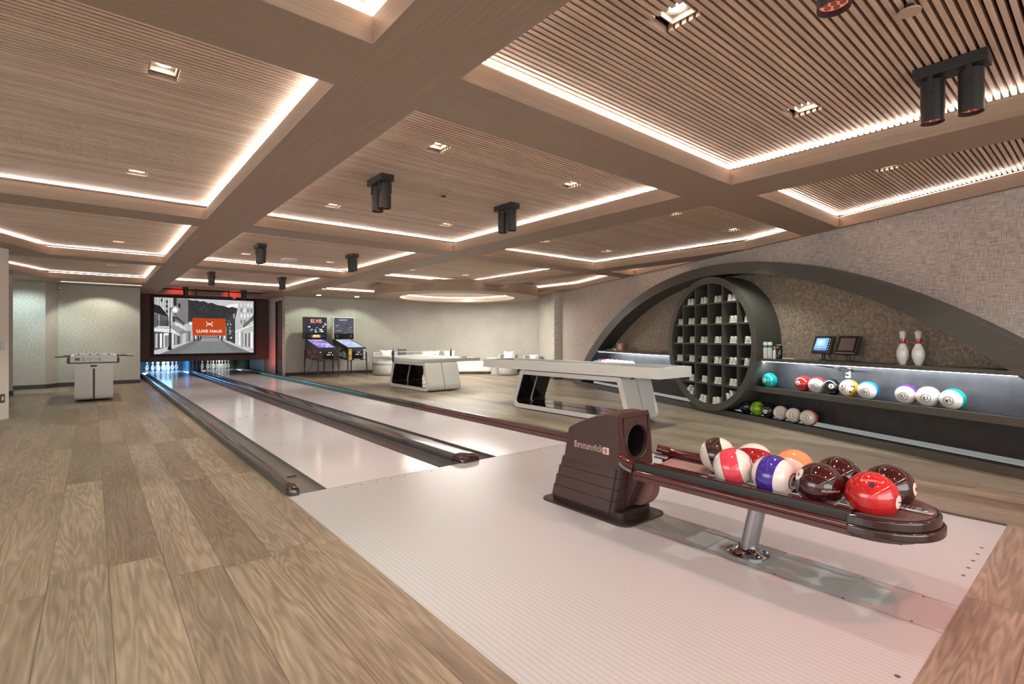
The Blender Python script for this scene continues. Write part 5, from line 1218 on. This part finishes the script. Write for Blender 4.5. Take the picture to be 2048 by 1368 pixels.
tv, tf, tw = text2d('NASCAR', 0.06, 0.02); b = MB(); b.add([(6.47+x*0.85, yy-0.006, 1.845+z) for x, z in tv], tf, (0.5, 0.45, 0.5)); part('lettering', b, 'litart', bb)
display(x0, x1, yy, bb, (1.2, 0.8, 0.4), 'NASCAR'); coindoor(x0, 15.58, cb, None, 'NASCAR', (0.75, 0.72, 0.7))
b = MB(); b.box(x0+0.02, x0+0.11, 15.5765, 15.579, 0.55, 0.89, (0.6, 0.42, 0.08)); b.box(x1-0.09, x1-0.02, 15.5765, 15.579, 0.55, 0.89, (0.6, 0.6, 0.58)); rnd = random.Random(4)
for i in range(26):
    xx = rnd.choice((rnd.uniform(x0+0.02, x0+0.09), rnd.uniform(x1-0.09, x1-0.04))); z = rnd.uniform(0.55, 0.86); b.box(xx, xx+0.02, 15.5755, 15.5762, z, z+0.02, (0.02, 0.02, 0.02))
part('front_artwork', b, 'print', cb)
b = MB(); b.box(x0-0.0555, x0-0.055, yb-0.19, yb+0.05, 1.21, 1.91, (0.6, 0.58, 0.52))
for i in range(30):
    y = rnd.uniform(yb-0.18, yb+0.02); z = rnd.uniform(1.22, 1.86); b.box(x0-0.0562, x0-0.0556, y, y+0.03, z, z+0.04, rnd.choice(((0.03, 0.03, 0.03), (0.7, 0.45, 0.15))))
part('side_artwork', b, 'print', bb)
b = MB(); b.box(x0-0.056, x1+0.056, yb-0.203, yb+0.06, 1.918, 1.935); b.box(x0-0.057, x0-0.045, yb-0.2035, yb-0.195, 1.21, 1.93); b.box(x1+0.045, x1+0.057, yb-0.2035, yb-0.195, 1.21, 1.93); part('trim', b, 'white', bb)
tv, tf, tw = text2d('NASCAR', 0.14, 0.03); b = MB(); b.add([(6.205-0.0055, 15.58+0.50-x, 0.71+z-0.12*x) for x, z in tv], tf, (0.8, 0.75, 0.7)); part('side_lettering', b, 'print', cb)
b = MB(); b.tube([(5.30+0.3, 16.95, 0.6), (5.5, 17.0, 0.25), (5.42, 17.1, 0.1), (5.36, 17.2, 0.02), (5.30, 17.30, 0.012)], 0.006, 6); part('power_cord', b, 'black', PBL)

# seating along the curved wall
def cushion(t, nm, cx, cy, z0, rx, ry, h, rz, m):
    b = MB(Matrix.Translation((cx, cy, z0)) @ Matrix.Rotation(rz, 4, 'Z')); o = rounded([(-rx, -ry), (rx, -ry), (rx, ry), (-rx, ry)], min(rx, ry)*0.55, 5); b.prism(o, 0, h); return part(nm, b, m, t, smooth=True, bevel=min(0.05, h*0.3), bseg=3)
def pillow(cx, cy, z, s_, rz, tilt, m, label, group='pillows on the seats'):
    b = MB(Matrix.Translation((cx, cy, z)) @ Matrix.Rotation(rz, 4, 'Z') @ Matrix.Rotation(tilt, 4, 'X')); n = 10; vs = []; fs = []
    for sg in (1, -1):
        for i in range(n+1):
            for j in range(n+1):
                u = -1+2*i/n; v = -1+2*j/n; w_ = (1-u*u)**0.5*(1-v*v)**0.5; k = 1-0.12*(1-abs(u*v)); vs.append((u*s_*k, sg*(0.085*w_**0.8+0.002), v*s_*k+s_))
    N1 = (n+1)**2
    for sg in (0, 1):
        for i in range(n):
            for j in range(n): f_ = (sg*N1+i*(n+1)+j, sg*N1+i*(n+1)+j+1, sg*N1+(i+1)*(n+1)+j+1, sg*N1+(i+1)*(n+1)+j); fs.append(f_)
    b.add(vs, fs); o = link_mesh('pillow', b, m, smooth=True); fix_normals(o); return tag(o, label, 'pillow', group)
def tubchair(cx, cy, rz, label, back=0.74, r=0.36):
    t = thing('tub_chair', label, 'armchair', (cx, cy, 0), rz, group='round grey tub chairs'); X = Matrix.Translation((cx, cy, 0)) @ Matrix.Rotation(rz, 4, 'Z')
    b = MB(X); b.lathe([(r*0.93, 0.02), (r, 0.06), (r, 0.30), (r*0.97, 0.33)], n=36); part('base', b, 'upholstery', t, smooth=True)
    b = MB(X); b.lathe([(r*0.9, 0.33), (r*0.96, 0.36), (r*0.96, 0.42), (r*0.88, 0.46), (0.001, 0.47)], n=36); part('seat', b, 'upholstery', t, smooth=True)
    b = MB(X); o = []; i_ = []; K = 24
    for k in range(K+1):
        a = math.radians(-25+230*k/K); o.append((r*math.cos(a), r*math.sin(a)))
    for k in range(K, -1, -1):
        a = math.radians(-25+230*k/K); o.append((r*0.76*math.cos(a), r*0.76*math.sin(a)))
    b.prism(o, 0.32, back); part('backrest', b, 'upholstery', t, smooth=True, bevel=0.03, bseg=3); return t
tubchair(7.60, 15.86, -0.6, 'round grey tub chair with a white pillow, left of the ping pong net', 0.76, 0.42)
tubchair(8.95, 15.50, -0.8, 'round grey tub chair with striped pillows behind the ping pong table net', 0.70, 0.42)
tubchair(10.75, 13.15, -1.2, 'round grey tub chair with a white pillow beside the small side table', 0.70, 0.33)
tubchair(11.12, 12.33, -1.3, 'round grey tub chair nearest the wall corner, right of its twin', 0.66, 0.31)
t = thing('ottoman', 'long low white ottoman with rounded ends behind the ping pong table', 'ottoman', (10.22, 14.60, 0), -0.62)
cushion(t, 'cushion', 10.22, 14.60, 0.06, 0.80, 0.40, 0.36, -0.62, 'whitefab'); cushion(t, 'base', 10.22, 14.60, 0.0, 0.75, 0.36, 0.06, -0.62, 'base')
pillow(7.50, 15.62, 0.47, 0.19, -0.5, -0.25, 'pillow', 'white pillow on the tub chair behind the left end of the ping pong table')
pillow(8.38, 16.18, 0.55, 0.16, -0.7, -0.25, 'greypillow', 'dark grey pillow seen just above the table tennis net')
pillow(8.82, 15.25, 0.47, 0.17, -0.7, -0.25, 'pillow', 'left one of the two pale striped pillows behind the net')
pillow(9.10, 15.20, 0.47, 0.18, -0.9, -0.3, 'pillow', 'right one of the two pale striped pillows behind the net')
pillow(9.62, 14.98, 0.42, 0.20, -0.3, -0.3, 'whitefab', 'white pillow standing at the left end of the long ottoman')
pillow(10.65, 13.02, 0.47, 0.17, -0.9, -0.3, 'whitefab', 'white pillow on the tub chair beside the side table')
pillow(11.05, 12.23, 0.44, 0.14, -1.0, -0.4, 'pillow', 'small pale pillow on the tub chair nearest the wall corner')
t = thing('dark_stool', 'small dark stool behind the net of the ping pong table', 'stool', (8.38, 16.22, 0)); X = Matrix.Translation((8.38, 16.22, 0))
b = MB(X); b.lathe([(0.2, 0.0), (0.22, 0.05), (0.22, 0.52), (0.18, 0.55), (0.001, 0.55)], n=24); part('seat', b, 'upholstery', t, smooth=True)
t = thing('side_table', 'small round side table with a tapered pale base between ottoman and tub chair', 'side table', (10.66, 13.72, 0)); X = Matrix.Translation((10.66, 13.72, 0))
b = MB(X); b.lathe([(0.17, 0.0), (0.11, 0.54)], n=24); part('base', b, 'tan', t, smooth=True); b = MB(X); b.lathe([(0.27, 0.54), (0.27, 0.565), (0.001, 0.566)], n=32); part('top', b, 'white', t)

# ---------------------------------------------------------------- things on the counter (s, c frame)
CZ = 0.945
def onsc(name, label, cat, s_, c_, z_=CZ, yaw=0.0, group=None):
    mw = SCM @ Matrix.Translation((s_, c_, z_)) @ Matrix.Rotation(yaw, 4, 'Z'); t = thing(name, label, cat, tuple(mw.to_translation()), RW+yaw, group=group); return t, mw
make_pin(tuple(sc(4.137, -5.75, CZ)), 'white display pin with red neck crown on the counter, left of the two', 'display pins on the counter', True)
make_pin(tuple(sc(3.972, -5.75, CZ)), 'white display pin with red neck crown on the counter, right of the two', 'display pins on the counter', True)
def monitor(s_, lit, label):
    t, mw = onsc('touch_screen_monitor', label, 'monitor', s_, -5.76, yaw=-0.12, group='touch screens on the counter'); X = mw @ Matrix.Translation((0, 0, 0))
    b = MB(X); b.lathe([(0.055, 0.0), (0.055, 0.012), (0.03, 0.02)], n=24); part('foot', b, 'black', t, smooth=True)
    b = MB(X); b.cyl((0, 0, 0.01), (0, 0, 0.13), 0.022, n=16); part('neck', b, 'black', t, smooth=True)
    Y_ = X @ Matrix.Translation((0, 0.01, 0.205)) @ Matrix.Rotation(math.radians(18), 4, 'X')
    b = MB(Y_); b.box(-0.155, 0.155, -0.03, 0.012, -0.118, 0.118); cs = part('casing', b, 'black', t, bevel=0.006)
    b = MB(Y_); b.box(-0.135, 0.135, 0.012, 0.014, -0.088, 0.102); part('bezel', b, 'blackgloss', cs)
    b = MB(Y_)
    if lit:
        def q_(u0, v0, u1, v1, c, L): b.add([(0.115-0.21*u0, 0.0145+L*0.0003, -0.076+0.165*v0), (0.115-0.21*u1, 0.0145+L*0.0003, -0.076+0.165*v0), (0.115-0.21*u1, 0.0145+L*0.0003, -0.076+0.165*v1), (0.115-0.21*u0, 0.0145+L*0.0003, -0.076+0.165*v1)], [(0, 1, 2, 3)], c)
        q_(0, 0, 1, 1, (0.16, 0.42, 1.0), 0); q_(0, 0.0, 1, 0.2, (0.08, 0.25, 0.9), 1); q_(0, 0.20, 1, 0.24, (0.5, 0.75, 1.3), 2); q_(0.1, 0.35, 0.75, 0.9, (0.35, 0.65, 1.2), 1); q_(0.2, 0.5, 0.55, 0.8, (0.6, 0.85, 1.3), 2)
        for i in range(5): q_(1.08, 0.05+i*0.2, 1.14, 0.12+i*0.2, (0.7, 0.7, 0.9), 1)
        part('display', b, 'litart', cs)
    else:
        b.box(-0.112, 0.112, 0.014, 0.0148, -0.072, 0.088); part('display', b, mat('unlit_display', (0.16, 0.13, 0.12), 0.12), cs)
        b = MB(Y_); b.box(-0.14, 0.14, 0.013, 0.016, -0.112, -0.10); part('metal_strip', b, 'silver', cs)
    return t
mon1 = monitor(5.15, True, 'black touch screen with a lit blue display on the counter')
mon2 = monitor(4.80, False, 'black touch screen with a dark unlit display on the counter')
t, mw = onsc('power_outlet', 'white power outlet on the panel under the counter with two black cords plugged in', 'outlet', 4.92, CB+0.02, 0.735)
b = MB(mw); b.box(-0.035, 0.035, 0, 0.008, 0, 0.125); part('plate', b, 'plugwhite', t, bevel=0.003)
b = MB(mw)
for z in (0.035, 0.085): b.box(-0.014, 0.014, 0.008, 0.022, z-0.012, z+0.012)
part('plug', b, 'black', t)
b = MB(SCM); c_ = CB+0.06; b.tube([(5.13, CF-0.05, 0.90), (5.13, CF-0.09, 0.885), (5.10, c_, 0.855), (5.03, c_, 0.825), (4.98, c_, 0.84), (4.96, c_, 0.825), (4.955, c_, 0.79), (4.93, c_-0.01, 0.775), (4.92, CB+0.04, 0.77)], 0.0075, 8); part('power_cord', b, 'black', mon1, smooth=True)
b = MB(SCM); b.tube([(4.78, CF-0.05, 0.90), (4.78, CF-0.09, 0.88), (4.82, c_, 0.835), (4.88, c_, 0.828), (4.93, c_, 0.842), (4.962, c_+0.01, 0.83), (4.962, c_+0.01, 0.80), (4.945, c_, 0.79), (4.92, CB+0.04, 0.82)], 0.0075, 8); part('power_cord', b, 'black', mon2, smooth=True)
for i, (s_, lab) in enumerate(((5.965, 'left'), (5.90, 'right'))):
    t, mw = onsc('spray_can', 'white shoe spray can with a green band on the counter, the %s one of two' % lab, 'spray can', s_, -5.60-0.02*i, group='spray cans on the counter')
    b = MB(mw); b.lathe([(0.030, 0), (0.032, 0.005), (0.032, 0.215), (0.030, 0.225), (0.030, 0.238), (0.001, 0.24)], n=24); part('can', b, 'white', t, smooth=True)
    b = MB(mw); b.lathe([(0.0326, 0.155), (0.0326, 0.192)], n=24); part('green_band', b, mat('green_label', (0.02, 0.22, 0.12), 0.4), t, smooth=True)
    b = MB(mw)
    for z in (0.03, 0.06, 0.075, 0.10, 0.125): b.lathe([(0.0324, z), (0.0324, z+0.004)], n=24)
    part('print_line', b, 'upholstery', t)
t, mw = onsc('cleaner_bottle', 'small pale bottle with a peach cap between the spray cans and the black tin', 'bottle', 5.835, -5.64); b = MB(mw); b.lathe([(0.022, 0), (0.022, 0.11), (0.012, 0.125)], n=18); part('body', b, 'plugwhite', t, smooth=True); b = MB(mw); b.lathe([(0.010, 0.12), (0.022, 0.175), (0.001, 0.176)], n=18); part('cap', b, mat('peach_cap', (0.75, 0.45, 0.28), 0.5), t, smooth=True)
t, mw = onsc('black_tin', 'black cylindrical tin with a silver lid on the counter', 'tin', 5.755, -5.64); b = MB(mw); b.lathe([(0.038, 0), (0.040, 0.01), (0.040, 0.185), (0.037, 0.192)], n=28); part('tin', b, 'blackgloss', t, smooth=True); b = MB(mw); b.lathe([(0.037, 0.190), (0.036, 0.202), (0.001, 0.203)], n=28); part('lid', b, 'silver', t, smooth=True)
b = MB(mw); a0 = math.radians(100)
for z0, z1 in ((0.155, 0.175), (0.035, 0.045)): b.add([(0.0405*math.cos(a0+u), 0.0405*math.sin(a0+u), z) for u in (-0.35, -0.1, 0.1, 0.35) for z in (z0, z1)], [(0, 1, 3, 2), (2, 3, 5, 4), (4, 5, 7, 6)])
part('emblem', b, 'silver', t)
t, mw = onsc('brass_tool', 'slim pale yellow tool lying on the counter beside the black tin', 'tool', 5.60, -5.62, yaw=0.1); b = MB(mw); b.cyl((-0.11, 0, 0.012), (0.07, 0, 0.012), 0.009, n=12); part('handle', b, mat('pale_brass', (0.70, 0.60, 0.28), 0.3), t, smooth=True); b = MB(mw); b.tube([(-0.11-0.022+0.022*math.cos(a*PI/8), 0.022*math.sin(a*PI/8), 0.006) for a in range(16)], 0.005, 8, closed=True); part('ring', b, 'silver', t, smooth=True)
t, mw = onsc('copper_box', 'small upright copper coloured box on the far left end of the counter', 'box', 10.45, -5.72, yaw=0.3); b = MB(mw); b.box(-0.10, 0.10, -0.04, 0.04, 0, 0.18); part('box', b, 'copper', t, bevel=0.004); b = MB(mw); b.box(-0.04, 0.03, 0.04, 0.044, 0.03, 0.14); part('front_label', b, 'white', t); b = MB(mw); b.box(0.11, 0.17, -0.02, 0.05, 0, 0.05); part('small_item', b, 'pin', t)
t, mw = onsc('tray', 'low black tray on the counter left of the round rack', 'tray', 8.45, -5.70); b = MB(mw); b.box(-0.20, 0.20, -0.1, 0.1, 0, 0.035); part('tray', b, 'black', t, bevel=0.004)
t, mw = onsc('black_case', 'flat black case on the far end of the counter beside the copper box', 'case', 10.85, -5.72); b = MB(mw); b.box(-0.22, 0.18, -0.08, 0.08, 0, 0.03); part('case', b, 'black', t, bevel=0.004)

# ---------------------------------------------------------------- wall fittings
b = MB(); X = Matrix.Translation((-1.055, 10.878, 1.12)) @ Matrix.Rotation(math.atan2(2.2, 1.6), 4, 'Z')
t = thing('light_switch', 'grey keypad light switch on the white wall at the left edge', 'switch', (-1.055, 10.878, 1.06)); b = MB(X); b.box(-0.055, 0.015, -0.010, -0.0, -0.06, 0.06); part('plate', b, 'silver', t); b = MB(X)
for z in (-0.035, -0.01, 0.015, 0.04): b.box(-0.03, -0.01, -0.012, -0.010, z-0.005, z+0.005)
part('button', b, 'white', t)
t = thing('power_outlet', 'bronze power outlet low on the white wall at the left edge', 'outlet', (-1.06, 10.87, 0.26)); b = MB(Matrix.Translation((0, 0, -0.80)) @ X); b.box(-0.06, 0.02, -0.010, 0, -0.065, 0.065); part('plate', b, 'outletbrown', t, bevel=0.002); b = MB(Matrix.Translation((0, 0, -0.80)) @ X); b.box(-0.035, -0.005, -0.013, -0.010, -0.03, 0.03); part('socket', b, 'plugwhite', t)
t = thing('power_outlet', 'framed power outlet on the wallpaper beside the foosball table', 'outlet', (-0.34, 17.235, 0.26)); b = MB(); b.box(-0.40, -0.28, 17.228, 17.238, 0.24, 0.38); part('plate', b, 'silver', t, bevel=0.002); b = MB(); b.box(-0.36, -0.32, 17.222, 17.23, 0.27, 0.34); part('socket', b, 'black', t)
t = thing('motion_sensor', 'small white sensor high on the wallpaper above the foosball table', 'sensor', (-0.66, 17.2, 2.46)); b = MB(); b.box(-0.69, -0.62, 17.17, 17.235, 2.42, 2.53); part('body', b, 'white', t, bevel=0.01); b = MB(); b.box(-0.675, -0.635, 17.165, 17.172, 2.44, 2.48); part('lens', b, 'greypillow', t)

# ---------------------------------------------------------------- lamps
dl0 = None
def downlight(x, y, z, label, group='recessed downlights'):
    global dl0
    if dl0 is None:
        dl0 = thing('recessed_downlight', label, 'ceiling light', (x, y, z), group=group)
        b = MB(); h_ = 0.066; b.ring([(x-h_, y-h_), (x+h_, y-h_), (x+h_, y+h_), (x-h_, y+h_)], [(x-h_+.006, y-h_+.006), (x+h_-.006, y-h_+.006), (x+h_-.006, y+h_-.006), (x-h_+.006, y+h_-.006)], z+0.022, z+0.075, 'Z'); q = part('housing', b, mat('downlight_box', (0.75, 0.62, 0.52), 0.5), dl0); fix_normals(q)
        b = MB(); b.cyl((x, y, z+0.052), (x, y, z+0.056), 0.042, n=24); part('lens', b, 'lens', dl0)
        b = MB(); b.ring([(x+0.06*math.cos(2*PI*k/24), y+0.06*math.sin(2*PI*k/24)) for k in range(24)], [(x+0.043*math.cos(2*PI*k/24), y+0.043*math.sin(2*PI*k/24)) for k in range(24)], z+0.05, z+0.058, 'Z'); part('trim_ring', b, 'white', dl0)
        return dl0
    return dup(dl0, Matrix.Translation((x, y, z)), label, group)
colname = {0.315: 'left-hand bays', 0.30: 'left-hand bays', 2.15: 'bays over the left lane', 3.69: 'bays over the right lane', 5.52: 'bays right of the lanes', 7.0: 'bays along the right wall'}
ordn = ['first', 'second', 'third', 'fourth', 'fifth', 'sixth', 'seventh', 'eighth']; cnt = {}
WARM = (0.97, 0.98, 0.94); GRN = (0.93, 1.0, 0.86); COOL = (0.92, 0.98, 1.0)
for x, y, bn in sorted(LAMPS, key=lambda q: q[1]):
    k = colname[x]; cnt[k] = cnt.get(k, 0)+1
    downlight(x, y, ZS, 'square recessed downlight, %s from the camera in the %s' % (ordn[cnt[k]-1], k))
    colr = GRN if x > 5 or x < 1 else WARM
    spot(x, y, ZS-0.02, 66 if x > 5 or x < 1 else 38, colr, 92, 0.8, 0.04)
# wall-washing downlights in the far soffit
for i, (x, y, lab) in enumerate(((5.55, 16.35, 'round soffit downlight above the pinball machines'), (6.75, 16.2, 'round soffit downlight right of the pinball machines'))):
    t = thing('soffit_downlight', lab, 'ceiling light', (x, y, H-0.004), group='soffit downlights'); b = MB(); b.cyl((x, y, H-0.006), (x, y, H+0.001), 0.07, n=24); part('lens', b, 'lens', t); spot(x, y, H-0.02, 34, (0.88, 1.0, 0.80), 110, 0.35, 0.04, (x+0.05, y+0.65, 0.9))
t = thing('linear_soffit_light', 'long narrow soffit light above the foosball table', 'ceiling light', (0.2, 16.3, H-0.004)); b = MB(); b.box(-0.6, 0.98, 16.28, 16.40, H-0.006, H+0.001); part('lens', b, mat('soft_lens', (1, 1, 1), 0.5, emit=(1, 0.93, 0.85), estr=0.55), t)
spot(0.15, 16.35, H-0.02, 40, (0.97, 1.0, 0.83), 105, 0.3, 0.04, (0.15, 17.0, 1.0)); spot(-1.3, 15.9, H-0.05, 45, (0.75, 1.0, 1.0), 100, 0.6, 0.1, (-1.25, 16.8, 1.2))
area(CX, CY, 2.58, 2.4, 2.4, 120, (1.0, 0.96, 0.88), (CX, CY, 0))
# hanging twin spotlights on a plate
sp0 = None
RED = (1.0, 0.2, 0.17)
def twin(x, y, label, power):
    global sp0
    if sp0 is None:
        sp0 = thing('twin_spotlight', label, 'spotlight', (x, y, ZS), group='twin black spotlights hung from the slats')
        b = MB(); b.box(x-0.065, x+0.065, y-0.16, y+0.16, 2.715, ZS); part('mounting_plate', b, 'black', sp0, bevel=0.003)
        for dy in (-0.082, 0.082):
            c_ = (x+0.01, y+dy); b = MB(); prof = [(0.055, 2.700), (0.0555, 2.69), (0.0555, 2.47), (0.052, 2.47), (0.052, 2.50), (0.0, 2.502)]
            b.lathe([(0.001, 2.70)]+prof, (c_[0], c_[1], 0), 28); cn = part('canister', b, 'black', sp0, smooth=True); fix_normals(cn)
            b = MB(); b.cyl((c_[0], c_[1], 2.492), (c_[0], c_[1], 2.497), 0.050, n=24); part('lens', b, 'redlens', cn)
            b = MB()
            for a in range(7):
                px, py = (c_[0], c_[1]) if a == 6 else (c_[0]+0.029*math.cos(a*PI/3), c_[1]+0.029*math.sin(a*PI/3)); b.cyl((px, py, 2.487), (px, py, 2.492), 0.011, n=12)
            part('led_dot', b, 'copper', cn)
            b = MB(); b.box(c_[0]-0.062, c_[0]-0.058, c_[1]-0.012, c_[1]+0.012, 2.62, 2.716); b.box(c_[0]+0.058, c_[0]+0.062, c_[1]-0.012, c_[1]+0.012, 2.62, 2.716); b.cyl((c_[0]-0.07, c_[1], 2.635), (c_[0]+0.07, c_[1], 2.635), 0.006, n=10); part('bracket', b, 'black', cn)
        r_ = sp0
    else: r_ = dup(sp0, Matrix.Translation((x, y, ZS)), label, 'twin black spotlights hung from the slats')
    spot(x, y, 2.45, power, RED, 150 if y < 0 else 122, 0.6, 0.03); return r_
nr = ['seen nearest the camera', 'second from the camera', 'third from the camera', 'fourth from the camera', 'last before the screen']
for i, y in enumerate((0.60, 4.53, 9.05, 13.55, 17.8)):
    twin(2.12, y, 'twin black spotlight in the row above the left lane, '+nr[i], 1 if i == 0 else 14); twin(3.68, y, 'twin black spotlight in the row above the right lane, '+nr[i], 1 if i == 0 else 14)
twin(2.12, -0.35, 'twin black spotlight above the left lane, just behind the camera position', 50); twin(3.68, -0.35, 'twin black spotlight above the right lane, beside the camera position', 50)
spot(2.05, 18.2, 2.6, 10, (1.0, 0.05, 0.05), 80, 0.4, 0.03, (2.05, 19.3, 2.4)); spot(3.55, 18.2, 2.6, 10, (1.0, 0.05, 0.05), 80, 0.4, 0.03, (3.55, 19.3, 2.4))
spot(4.2, 18.6, 0.35, 8, (1.0, 0.08, 0.08), 120, 0.8, 0.1, (4.82, 18.9, 0.8))
for x, y, lab in ((2.9, 0.62, 'round smoke detector disc on the slats near the camera'), (2.92, 4.67, 'small round smoke detector on the middle bay slats')):
    t = thing('smoke_detector', lab, 'smoke detector', (x, y, ZS-0.03)); b = MB(); b.cyl((x, y, ZS-0.035), (x, y, ZS-0.028), 0.045, n=28); part('disc', b, mat('tan_disc_'+str(int(y)), (0.52, 0.38, 0.29), 0.5), t); b = MB(); b.cyl((x, y, ZS-0.028), (x, y, ZS+0.03), 0.02, n=16); part('stem', b, 'backing', t)
t = thing('access_point', 'white rounded wireless device on the slats of the third bay', 'device', (2.93, 10.3, ZS-0.02)); b = MB(); b.prism(rounded([(2.80, 10.17), (3.06, 10.17), (3.06, 10.43), (2.80, 10.43)], 0.05, 4), ZS-0.04, ZS); part('body', b, 'white', t, smooth=True, bevel=0.008)
